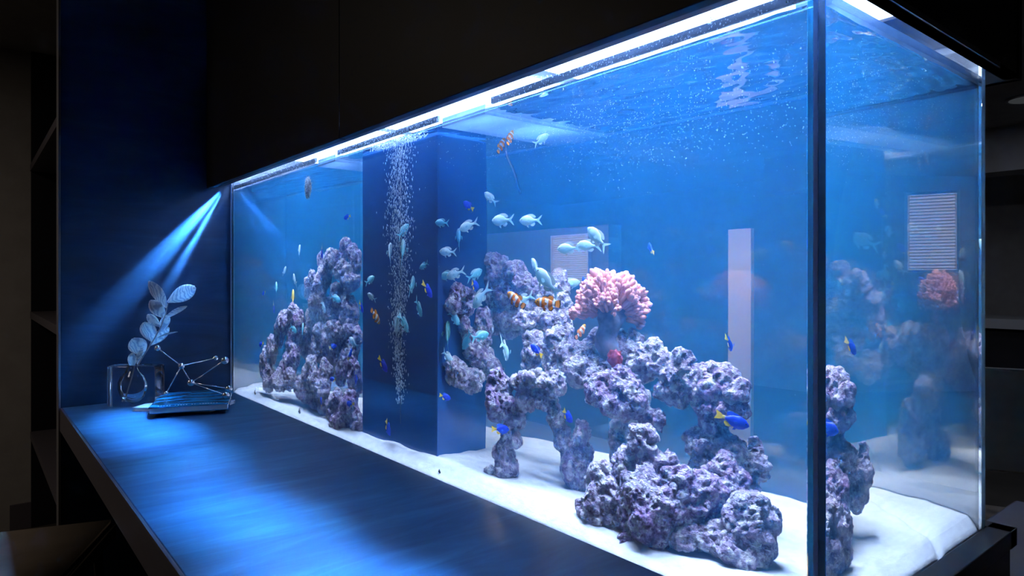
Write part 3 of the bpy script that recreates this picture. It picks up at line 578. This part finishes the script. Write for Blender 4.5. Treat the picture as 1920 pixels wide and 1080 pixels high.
def fin(name, pts, th=.006, bend=0):
    # pts: outline in the x-z plane, given thickness, serrated rays as bump
    bm = bmesh.new()
    f = bm.faces.new([bm.verts.new((x, bend*((.5-x)/.8)**2*.35, z)) for x, z in pts])
    r = bmesh.ops.extrude_face_region(bm, geom=[f]); vs = [g for g in r['geom'] if isinstance(g, bmesh.types.BMVert)]
    for v in vs: v.co.y += th
    for v in bm.verts: v.co.y -= th/2
    bmesh.ops.triangulate(bm, faces=[f for f in bm.faces if len(f.verts) > 4])
    return from_bm(bm, name, False)
def fishmat(name, stops, axis='X', rough=.35, emit=0):
    m, nt, p = new_mat(name); tc = nt.nodes.new('ShaderNodeTexCoord'); sp = nt.nodes.new('ShaderNodeSeparateXYZ')
    nt.links.new(tc.outputs['Object'], sp.inputs[0])
    mr = nt.nodes.new('ShaderNodeMapRange'); mr.inputs[1].default_value = -.5; mr.inputs[2].default_value = .5
    nt.links.new(sp.outputs[axis], mr.inputs[0])
    cc = ramp(nt, mr.outputs[0], stops); nt.links.new(cc, p.inputs['Base Color']); p.inputs['Roughness'].default_value = rough
    tl = nt.nodes.new('ShaderNodeBsdfTranslucent'); ms = nt.nodes.new('ShaderNodeMixShader'); ms.inputs[0].default_value = .4
    nt.links.new(cc, tl.inputs[0]); nt.links.new(p.outputs[0], ms.inputs[1]); nt.links.new(tl.outputs[0], ms.inputs[2]); nt.links.new(ms.outputs[0], nt.nodes['Material Output'].inputs[0])
    return m
CH = dict(h=[(0, .012), (.06, .07), (.2, .155), (.38, .195), (.6, .16), (.85, .055), (1, .045)], w=[(0, .01), (.1, .05), (.35, .085), (.7, .05), (1, .012)], c=[(0, 0), (1, .0)])
CL = dict(h=[(0, .03), (.06, .09), (.2, .15), (.4, .175), (.65, .15), (.85, .085), (1, .075)], w=[(0, .02), (.1, .06), (.35, .10), (.7, .06), (1, .02)], c=[(0, 0), (1, 0)])
mchr = fishmat('chromis_skin', [(.30, (.50, .95, 1)), (.42, (.22, .80, .92)), (.56, (.30, .88, .96)), (.7, (.70, 1, 1))], 'Z')
mpale = fishmat('pale_chromis_skin', [(.30, (.85, 1, 1)), (.45, (.55, .93, 1)), (.7, (.90, 1, 1))], 'Z')
mteal = fishmat('shaded_chromis_skin', [(.3, (.10, .38, .38)), (.7, (.14, .46, .46))], 'Z')  # darker green skin colour of one chromis
mdam = fishmat('damsel_skin', [(.26, (.90, .70, .10)), (.31, (.02, .08, .80)), (1, (.02, .07, .85))], 'X')
mdfin = plain('damsel_fin', (.03, .12, .85), .4); myel = plain('yellow_fin', (.98, .66, .05), .4)
mclown = fishmat('clown_skin', [(0, (1, .30, .02)), (.225, (.02, .02, .02)), (.24, (1, 1, 1)), (.31, (1, 1, 1)), (.325, (.02, .02, .02)), (.335, (1, .29, .02)),
                                (.455, (1, .29, .02)), (.465, (.02, .02, .02)), (.48, (1, 1, 1)), (.595, (1, 1, 1)), (.605, (.02, .02, .02)), (.615, (1, .29, .02)),
                                (.71, (1, .29, .02)), (.72, (.02, .02, .02)), (.73, (1, 1, 1)), (.80, (1, 1, 1)), (.815, (1, .42, .04))], 'X')
for e in mclown.node_tree.nodes:
    if e.type == 'VALTORGB': e.color_ramp.interpolation = 'LINEAR'
morange = plain('clown_fin', (1, .33, .03), .4); mblk = plain('black_edge', (.01, .01, .012), .4)
myfish = plain('yellow_fish_skin', (.80, .60, .10), .5)
meye = plain('fish_eye', (.01, .01, .02), .1)
VAR = {}
def build_set(kind, bend):
    P = []
    if kind in ('c', 't', 'p'):
        S, mb = CH, {'c': mchr, 't': mteal, 'p': mpale}[kind]
        P.append(('body', fish_body(S['h'], S['w'], S['c'], bend), mb))
        P.append(('tail_fin', fin('tail', [(-.27, .042), (-.34, .07), (-.44, .15), (-.53, .20), (-.46, .09), (-.38, .0), (-.46, -.09), (-.53, -.20), (-.44, -.15), (-.34, -.07), (-.27, -.042)], bend=bend), mb))
        P.append(('dorsal_fin', fin('dorsal', [(.20, .16), (.15, .215), (.02, .235), (-.10, .225), (-.20, .17), (-.24, .12), (-.18, .08), (0, .15)], bend=bend), mb))
        P.append(('anal_fin', fin('anal', [(.0, -.16), (-.05, -.21), (-.14, -.21), (-.22, -.13), (-.18, -.07)], bend=bend), mb))
        P.append(('pelvic_fin', fin('pelvic', [(.18, -.16), (.14, -.23), (.06, -.27), (.09, -.17)], bend=bend), mb))
    elif kind in ('d', 'y'):
        mb, mf = (mdam, mdfin) if kind == 'd' else (myfish, myfish)
        P.append(('body', fish_body(CH['h'], CH['w'], CH['c'], bend), mb))
        P.append(('tail_fin', fin('tail', [(-.27, .045), (-.36, .09), (-.50, .13), (-.45, .0), (-.50, -.13), (-.36, -.09), (-.27, -.045)], bend=bend), myel if kind == 'd' else myfish))
        P.append(('dorsal_fin', fin('dorsal', [(.20, .16), (.15, .205), (.02, .225), (-.10, .235), (-.20, .17), (-.18, .08), (0, .15)], bend=bend), mf))
        P.append(('anal_fin', fin('anal', [(.0, -.16), (-.05, -.21), (-.14, -.21), (-.22, -.13), (-.18, -.07)], bend=bend), myel if kind == 'd' else mf))
        P.append(('pelvic_fin', fin('pelvic', [(.18, -.16), (.14, -.23), (.06, -.25), (.09, -.17)], bend=bend), mf))
    else:
        P.append(('body', fish_body(CL['h'], CL['w'], CL['c'], bend), mclown))
        P.append(('tail_fin', fin('tail', [(-.28, .075), (-.36, .12), (-.44, .125), (-.465, 0), (-.44, -.125), (-.36, -.12), (-.28, -.075)], .012, bend), morange))
        P.append(('tail_edge', fin('tailedge', [(-.43, .128), (-.47, .12), (-.495, 0), (-.47, -.12), (-.43, -.128), (-.455, 0)], .014, bend), mblk))
        P.append(('dorsal_fin', fin('dorsal', [(.22, .14), (.18, .20), (.09, .215), (.02, .19), (-.06, .24), (-.16, .25), (-.22, .17), (-.18, .09), (0, .15)], .012, bend), morange))
        P.append(('dorsal_edge', fin('dorsaledge', [(.22, .15), (.18, .205), (.09, .222), (.02, .197), (-.06, .247), (-.16, .258), (-.23, .17), (-.24, .18), (-.17, .275), (-.05, .265), (.02, .215), (.09, .238), (.18, .222)], .014, bend), mblk))
        P.append(('anal_fin', fin('anal', [(-.02, -.15), (-.06, -.22), (-.15, -.23), (-.21, -.14), (-.18, -.08)], .012, bend), morange))
        P.append(('anal_edge', fin('analedge', [(-.06, -.218), (-.15, -.228), (-.21, -.14), (-.235, -.16), (-.16, -.255), (-.05, -.245)], .014, bend), mblk))
        P.append(('pelvic_fin', fin('pelvic', [(.20, -.13), (.16, -.24), (.06, -.27), (.08, -.15)], .012, bend), morange))
        P.append(('pelvic_edge', fin('pelvicedge', [(.16, -.238), (.06, -.268), (.075, -.20), (.045, -.275), (.15, -.265)], .014, bend), mblk))
    w = .062 if kind != 'k' else .07
    pf = [(.16, -.02), (.08, .03), (.0, .0), (.03, -.07), (.10, -.07)]
    for s in (1, -1):
        f = fin('pectoral', pf, .008); 
        for v in f.vertices: v.co.y += s*(.085 + (.16-v.co.x)*.25 if kind != 'k' else .10+(.16-v.co.x)*.35)
        P.append(('pectoral_fin', f, P[1][2] if kind != 'd' else mdfin))
    for s in (1, -1):
        e = ball_me('eye', .021 if kind != 'k' else .024, 2)
        for v in e.vertices: v.co += Vector((.385, s*(.040 if kind != 'k' else .055), .03))
        P.append(('eye', e, meye))
    return P
NM = {'c': 'chromis_fish', 'p': 'chromis_fish', 't': 'chromis_fish', 'd': 'damselfish', 'k': 'clownfish', 'y': 'yellow_fish'}
GR = {'c': 'shoal of chromis in the aquarium', 'p': 'shoal of chromis in the aquarium', 't': 'shoal of chromis in the aquarium', 'd': 'yellow tailed blue damselfish in the aquarium', 'k': 'clownfish in the aquarium', 'y': None}
for i, (kind, x, y, z, dx, dy, dz, L, lab) in enumerate(FISH):
    if kind == 'c' and (x > -1.12 or 'pale' in lab or i % 3 == 0): kind = 'p'
    b = (-1, 0, 1)[(i*5) % 3]*.35
    key = (kind, b)
    if key not in VAR: VAR[key] = build_set(kind, b)
    r = empty(NM[kind], (x, y, z), lab, 'fish', GR[kind])
    F = Vector((dx, dy, dz)).normalized(); up = Vector((0, 0, 1))
    if abs(F.z) > .9: up = Vector((.3, .4, .3))
    side = up.cross(F).normalized(); up = F.cross(side)
    Rm = Matrix((F, side, up)).transposed().to_4x4()
    r.matrix_world = Matrix.Translation((x, y, z)) @ Rm @ Matrix.Scale(L, 4)
    for nm, me, mt in VAR[key]: link(nm, me, mt, r)

# ------------------------------------------------------------------ bubbles and specks
def specks(name, pts, label, cat):
    # pts: (x, y, z, r, stretch): small six-faced bodies joined into one mesh
    V = []; Fc = []
    for x, y, z, r, s in pts:
        b = len(V)
        V += [(x, y, z-r*s), (x+r, y, z), (x, y+r, z), (x-r, y, z), (x, y-r, z), (x, y, z+r*s)]
        for k in range(4):
            a, c = 1+k, 1+(k+1) % 4
            Fc += [(b, b+c, b+a), (b+5, b+a, b+c)]
    me = bpy.data.meshes.new(name); me.from_pydata(V, [], Fc); me.shade_smooth()
    return tag(link(name, me, M['bubble']), label, cat, kind='stuff')
rr = random.Random(5); P = []
for k in range(2600):
    t = rr.random()**.8; z = 1.02 + .60*t
    wd = .006+.030*min(1, t*1.6)
    P.append((-1.363+rr.gauss(0, 1)*wd*.75 + .006*math.sin(z*20), .802+rr.gauss(0, .010), z, rr.uniform(.0008, .0019), rr.uniform(1.3, 3.0)))
specks('bubble_column', P, 'rising column of small air bubbles in front of the dark tower', 'bubbles')
P = []
for k in range(420):
    a = rr.uniform(0, 2*math.pi); q = rr.random()**.5
    P.append((-1.37+.13*q*math.cos(a), .798+.030*q*math.sin(a), WZ-.003+rr.uniform(-.002, .001), rr.uniform(.001, .0028), .8))
specks('surface_foam', P, 'ring of foam bubbles on the surface above the bubble column', 'foam')
P = []
for k in range(2600):
    if k < 2000:
        x = min(-.40, max(-1.25, rr.gauss(-.78, .22))); z = WZ-.012-abs(rr.gauss(0, .055)); y = rr.uniform(.80, 1.27)
    else:
        x = rr.uniform(-1.6, -.40); y = rr.uniform(.78, 1.27); z = rr.uniform(1.1, WZ-.01)
    P.append((x, y, z, rr.uniform(.0005, .0012)*(1 if k < 2000 else .6), 1))
specks('air_specks', P, 'cloud of tiny air bubbles drifting under the surface at the right end', 'bubbles')

P = []
for k in range(1700):
    x = rr.choice((rr.uniform(-2.50, -1.79), rr.uniform(-1.65, -1.17), rr.uniform(-.99, -.40), rr.uniform(-1.65, -1.17)))
    P.append((x, IY0-.0001, rr.triangular(WZ+.003, ZT-.03, WZ+.01), rr.uniform(.0006, .0016), rr.uniform(.6, 1.4)))
specks('salt_spray', P, 'dried salt splashes on the front pane just above the waterline', 'salt spray')
# small shells on the sand, cleaner magnet
def shell(loc, s, col, lab):
    bm = bmesh.new()
    for k in range(22):
        a = k*.75; q = s*(.62-.025*k)
        c = Vector((math.cos(a)*q*.45, math.sin(a)*q*.45, s*.35+k*s*.045))
        r = bmesh.ops.create_icosphere(bm, subdivisions=1, radius=q*.62)['verts']
        for v in r: v.co += c
    o = link('snail_shell', from_bm(bm, 'shell', True), noisy('shell', [(.3, tuple(c*.5 for c in col)), (.7, col)], 200, .4, .1)); o.location = loc
    tag(o, lab, 'shell', 'shells on the sand')
shell((-1.177, .778, sand_h(-1.177, .778)-.001), .007, (.05, .10, .12), 'dark snail shell against the front pane, right of the tower foot')
shell((-1.943, .80, sand_h(-1.943, .80)-.002), .014, (.5, .5, .5), 'grey shell on the sand in front of the far left reef')
shell((-2.33, .80, sand_h(-2.33, .80)-.002), .013, (.6, .5, .5), 'pale round shell at the far left end of the sand')
bm = bmesh.new(); rr = random.Random(2)
u0 = Vector((-1.8764, .797, 1.569))
ur = empty('sea_urchin', u0, 'fuzzy oval sea urchin hanging just below the surface left of the tower', 'urchin')
r = bmesh.ops.create_icosphere(bm, subdivisions=4, radius=1)['verts']
for v in r: v.co = Vector((v.co.x*.017, v.co.y*.015, v.co.z*.030))*(1+.3*noise.noise(v.co*4))
link('body', from_bm(bm, 'urchin_body', True), noisy('urchin_skin', [(.35, (.08, .08, .10)), (.6, (.6, .62, .62))], 160, .8, .5, .002), ur)
bm = bmesh.new()
for k in range(230):
    u = Vector((rr.gauss(0, 1), rr.gauss(0, 1), rr.gauss(0, 1))).normalized(); a = Vector((u.x*.016, u.y*.014, u.z*.029)); d = Vector((u.x, u.y, u.z*.8+rr.uniform(-.3, .1))).normalized()
    tube(bm, [a, a+d*rr.uniform(.004, .010)], .0006, 3, .0002)
link('spines', from_bm(bm, 'spines'), plain('spine', (.75, .75, .72), .6), ur, kind='stuff')

# ------------------------------------------------------------------ things on the worktop
D = 2.13; PX = D/1261
R3 = Vector((.6292, .7772, 0)); U3 = Vector((0, 0, 1)); V3 = Vector((-.7772, .6292, 0))
vc = Vector((-2.413, .402, CT)) + V3*.03
vs_ = empty('vase', vc, 'square clear glass block vase at the left end of the worktop', 'vase')
vs_.rotation_euler = (0, 0, math.atan2(.7772, .6292))
def vase():
    bm = bmesh.new(); add_box(bm, -.077, .077, -.032, .032, .0005, .131, .006)
    return from_bm(bm, 'vase_body', True)
vb = link('body', vase(), M['vase'], vs_)
bm = bmesh.new()                                   # the hollow for the stem, a tapered well open at the top
prs = [(.012, .004), (.018, .022), (.032, .037), (.055, .045), (.075, .045), (.095, .036), (.110, .022), (.120, .016), (.134, .016)]
rgs = [[bm.verts.new((-.006+r*math.cos(2*math.pi*k/28), r*math.sin(2*math.pi*k/28), z)) for k in range(28)] for z, r in prs]
for g0, g1 in zip(rgs, rgs[1:]):
    for k in range(28): bm.faces.new((g0[k], g0[(k+1) % 28], g1[(k+1) % 28], g1[k]))
bm.faces.new(rgs[0][::-1]); bm.faces.new(rgs[-1])
for v in bm.verts: v.co.y *= .52
bmesh.ops.reverse_faces(bm, faces=bm.faces); me = bpy.data.meshes.new('well'); bm.to_mesh(me); bm.free(); me.shade_smooth()
md = vb.modifiers.new('well', 'BOOLEAN'); 
wo = bpy.data.objects.new('tmpwell', me); COL.objects.link(wo); wo.parent = vs_
bm = bmesh.new(); bm.from_mesh(me); bmesh.ops.recalc_face_normals(bm, faces=bm.faces)
bm.to_mesh(me); bm.free()
md.object = wo; md.operation = 'DIFFERENCE'; md.solver = 'EXACT'
bpy.context.view_layer.update(); dg = bpy.context.evaluated_depsgraph_get()
nm = bpy.data.meshes.new_from_object(vb.evaluated_get(dg)); vb.modifiers.clear(); vb.data = nm; bpy.data.objects.remove(wo)
# plant sprig: stem and leaves in the plane facing the room
def q(px, py, d=0): return R3*((px-246)*PX) + U3*((762-py)*PX) + V3*d
pl = empty('plant_sprig', vc + U3*.014, 'silvery white sprig with oval leaves leaning out of the glass vase', 'plant')
off = -U3*.014
mleaf, nt, p = new_mat('silver_leaf'); t = tex(nt, 'ShaderNodeTexWave', 60, 3); t.inputs['Distortion'].default_value = 6
nt.links.new(ramp(nt, t.outputs['Fac'], [(.2, (.55, .62, .72)), (.7, (.92, .93, .93))]), p.inputs['Base Color']); p.inputs['Roughness'].default_value = .5
mstem = plain('stem_bark', (.42, .40, .42), .6)
stem = [q(224, 750)+off, q(236, 718)+off, q(246, 690)+off, q(262, 664)+off, q(280, 636)+off, q(294, 610)+off, q(302, 588)+off, q(306, 568)+off]
stem[0].z = .002
link('stem', tube_me('stem', stem, .0026, 8, .0014), mstem, pl)
def leaf(b, t, wd, cup=.12, twist=0, lab=None):
    b, t = Vector(b), Vector(t); ax = t-b; L = ax.length; ax.normalize(); sd = ax.cross(V3).normalized(); sd.rotate(Matrix.Rotation(twist, 3, ax)); nrm = sd.cross(ax)
    bm = bmesh.new(); n, m = 10, 6; g = []
    for i in range(n+1):
        u = i/n; w_ = 1.3*wd*max(.04, math.sin(math.pi*min(1, u**1.25)))**.6/2
        g.append([bm.verts.new(b + ax*L*u + sd*w_*s + nrm*(cup*wd*(s*s) + .10*L*math.sin(math.pi*u)*.5 + (.0006 if j % 2 else 0))) for j, s in enumerate([-1+2*k/m for k in range(m+1)])])
    for i in range(n):
        for j in range(m): bm.faces.new((g[i][j], g[i][j+1], g[i+1][j+1], g[i+1][j]))
    bmesh.ops.solidify(bm, geom=list(bm.faces), thickness=.0008)
    return link('leaf', from_bm(bm, 'leaf', True), mleaf, pl)
for b, t, wd, d1, d2, tw in [((303, 577), (272, 526), 18, 0, -.01, 0), ((305, 566), (355, 537), 23, 0, .01, .2), ((300, 596), (277, 562), 19, 0, -.015, .3), ((297, 600), (340, 574), 10, 0, .01, .9),
                             ((292, 612), (274, 588), 14, 0, -.02, .8), ((276, 642), (264, 604), 24, 0, -.015, 0), ((258, 668), (244, 634), 26, 0, -.015, .2), ((292, 622), (304, 590), 13, 0, .01, .5),
                             ((286, 634), (322, 623), 6, 0, .01, 1.2), ((272, 648), (304, 614), 15, 0, .012, .2), ((239, 692), (240, 662), 12, 0, -.006, .6), ((248, 684), (262, 650), 9, 0, -.01, .9)]:
    leaf(q(*b, d1)+off, q(*t, d2)+off, wd*PX, .12, tw)
# books
def rbook(name, c, ang, w, h, th, mc, label, corner=.001):
    o = empty(name, c, label, 'book'); o.rotation_euler = (0, 0, ang)
    box('cover', -w/2, w/2, -h/2, h/2, th-.0016, th, mc, o)
    box('cover', -w/2, w/2, -h/2, h/2, 0, .0016, mc, o)
    box('page_block', -w/2+.003, w/2-.003, -h/2+.003, h/2-.001, .0016, th-.0016, plain('page_edges', (.8, .82, .85), .7), o)
    box('spine', -w/2, w/2, h/2, h/2+.0015, 0, th, mc, o)
    return o
mwhite = plain('white_book_cover', (.75, .78, .82), .35)
rbook('book', (-2.305, .535, CT+.0005), math.radians(46), .25, .15, .011, mwhite, 'white book lying flat under the glossy blue book')
m, nt, p = new_mat('glossy_blue_cover'); t = tex(nt, 'ShaderNodeTexNoise', 9, 5, .6, sc=(1, 3.5, 1))
nt.links.new(ramp(nt, t.outputs['Fac'], [(.40, (.01, .05, .10)), (.47, (.02, .22, .42)), (.60, (.04, .36, .72)), (.75, (.25, .6, .9))]), p.inputs['Base Color']); p.inputs['Roughness'].default_value = .12
BZ = CT+.0125; bang = math.atan2(.207, .071)
bc_ = Vector((-2.285, .556, BZ))
bk = rbook('book', bc_, bang, .215, .29, .018, m, 'glossy blue book with a sea picture, on top of the white book')
# row of small white lettering marks along the cover's lower edge, too blurred in the picture to read
bm = bmesh.new(); rr = random.Random(9)
for k in range(22):
    if k in (5, 11, 14): continue
    x = -.085 + k*.0075; add_box(bm, x, x+rr.uniform(.0015, .0035), -.122, -.122+rr.uniform(.003, .005), .018, .0184)
link('lettering', from_bm(bm, 'lettering'), plain('white_print', (.85, .9, .95), .5), bk)
# molecule sculpture
BT = BZ+.018
balls = [(-2.329, .461, 1.090), (-2.336, .531, 1.028), (-2.367, .493, BT+.0095), (-2.426, .659, 1.036), (-2.141+.03, .600, 1.062), (-2.317, .555, .975), (-2.262, .655, .952), (-2.20, .628, BT+.0115)]
rad = [.0095, .0105, .0085, .009, .0115, .0115, .0115, .0115]
ms = empty('molecule_sculpture', Vector((-2.3, .55, BT)), 'chrome ball and rod molecule ornament standing on the blue book', 'ornament')
O = Vector((-2.3, .55, BT))
for a, b in [(0, 1), (1, 2), (1, 3), (1, 5), (5, 4), (5, 6), (5, 7)]:
    link('rod', tube_me('rod', [Vector(balls[a])-O, Vector(balls[b])-O], .0019, 8), M['chrome'], ms)
for b, r in zip(balls, rad): link('ball', ball_me('ball', r, 3), M['chrome'], ms).location = Vector(b)-O

# bar stool under the counter
stl = empty('bar_stool', (-2.0, .03, 0), 'brown leather bar stool tucked against the left end of the counter', 'stool')
A, B_, Cc, D_ = Vector((-.05, .28)), Vector((.36, .10)), Vector((.24, -.28)), Vector((-.17, -.10))
bm = bmesh.new()
for zz in (.615, .672): [bm.verts.new((p.x, p.y, zz)) for p in (A, B_, Cc, D_)]
bm.verts.ensure_lookup_table(); v = bm.verts
bm.faces.new((v[3], v[2], v[1], v[0])); bm.faces.new((v[4], v[5], v[6], v[7]))
for k in range(4): bm.faces.new((v[k], v[(k+1) % 4], v[4+(k+1) % 4], v[4+k]))
bmesh.ops.bevel(bm, geom=list(bm.edges), offset=.012, segments=3, affect='EDGES')
link('seat', from_bm(bm, 'seat', True), M['leather'], stl)
for p in (A, B_, Cc, D_):
    c = (A+B_+Cc+D_)/4; e = c+(p-c)*.82; f = c+(p-c)*1.0
    link('leg', tube_me('leg', [(e.x, e.y, .615), (f.x, f.y, 0)], .011, 8), M['black'], stl)
ring = [c+(p-c)*.93 for p in (A, B_, Cc, D_)]
bm = bmesh.new()
for k in range(4): tube(bm, [(*ring[k], .22), (*ring[(k+1) % 4], .22)], .008, 6)
link('foot_rail', from_bm(bm, 'foot_rail', True), M['black'], stl)

# ------------------------------------------------------------------ rooms beyond
def window(nm, fm, slats, wx, wz, lit, parent_rot, loc, strength):
    # window_<n>: lit pane, frame and the slats of a venetian blind
    o = bpy.data.objects.new(nm, None); COL.objects.link(o); o['kind'] = 'structure'; o.location = loc; o.rotation_euler = (0, 0, parent_rot)
    box('pane', -wx/2, wx/2, .02, .03, -wz/2, wz/2, lit, o)
    for b in ((-wx/2-.014, -wx/2, -wz/2-.014, wz/2+.014), (wx/2, wx/2+.014, -wz/2-.014, wz/2+.014)): box('window_frame', b[0], b[1], -.01, .03, b[2], b[3], M['white'], o)
    for b in ((-wz/2-.014, -wz/2), (wz/2, wz/2+.014)): box('window_frame', -wx/2, wx/2, -.01, .03, b[0], b[1], M['white'], o)
    bm = bmesh.new()
    for k in range(slats):
        z = -wz/2 + wz*(k+.5)/slats
        r = add_box(bm, -wx/2+.005, wx/2-.005, -.006, .006, z-.0012, z+.0012)
        bmesh.ops.rotate(bm, verts=r, cent=(0, 0, z), matrix=Matrix.Rotation(math.radians(25), 3, 'X'))
    ob = link('blind_slats', from_bm(bm, 'slats'), M['white'], o); ob['kind'] = 'stuff'
    return o
window('window_1', None, 22, .42, .40, emis('evening_window', (.75, .85, .9), .42), 0, (-4.15, 4.21, 1.47), 1)
# bright window across the room on the right; the side pane mirrors it
WP = Vector((.615, 3.95, 1.553))
window('window_2', None, 24, .21, .40, emis('lit_window', (.80, .78, .95), .6), math.radians(-19), WP, 1)
w3 = box('wall_stub', .1, 1.4, 4.12, 4.2, 0, 2.5, M['wall'], **ST); w3.rotation_euler = (0, 0, 0)
pn = empty('tall_panel', (-2.535, 4.2, 0), 'tall pale upright panel lit in the room behind the aquarium', 'panel')
box('panel_face', -.085, .085, -.02, .02, 0, 1.64, plain('pale_panel', (.95, .92, .98), .6), pn, bev=.004)
box('panel_foot', -.10, .10, -.06, .06, 0, .03, M['edge'], pn)
# ledge seen through the right pane
kt = empty('kitchen_counter', (-1.4, 6.9, 0), 'long pale kitchen counter against the far wall right of the aquarium', 'counter')
box('cabinet_base', -1.0, 3.0, -.30, .40, 0, .90, M['hood'], kt)
box('worktop', -1.05, 3.05, -.36, .42, .90, .98, plain('pale_worktop', (.45, .45, .46), .4), kt)
dl = empty('downlight', (-1.30, 5.43, 2.5), 'round recessed ceiling light right of the aquarium hood', 'lamp')
link('rim', tube_me('rim', [(0, 0, -.012), (0, 0, -.001)], .13, 28), M['trimm'], dl)
link('lens', tube_me('lens', [(0, 0, -.014), (0, 0, -.0125)], .11, 28), M['downlight'], dl)
tb = empty('dining_table', (.1, 1.9, 0), 'pale lilac table top just behind the right end of the aquarium', 'table')
box('table_top', -.62, 1.1, -.42, .15, .72, .75, plain('lilac_lacquer', (.30, .28, .34), .5), tb, bev=.006)
for x in (-.5, 1.0):
    for y in (-.34, .06): box('leg', x, x+.045, y, y+.045, 0, .72, M['black'], tb)
ch = empty('dining_chair', (-.72, 2.75, 0), 'dark dining chair standing behind the pale table, right of the aquarium', 'chair')
ch.rotation_euler = (0, 0, .4)
box('seat', -.22, .22, -.22, .22, .43, .47, M['leather'], ch, bev=.01)
box('backrest', -.21, .21, .19, .22, .60, .98, M['leather'], ch, bev=.01)
for x in (-.20, .17):
    box('leg', x, x+.03, -.20, -.17, 0, .43, M['black'], ch); box('leg', x, x+.03, .19, .22, 0, .60, M['black'], ch)

for o in bpy.data.objects:
    if o.type != 'MESH': continue
    pc = o.parent.get('category') if o.parent else None
    if o.name == 'water': o.cycles.is_caustics_caster = True
    elif o.name.startswith(('live_rock', 'sand', 'bubble', 'air_specks')) or pc in ('fish', 'coral', 'tower'): o.cycles.is_caustics_receiver = True
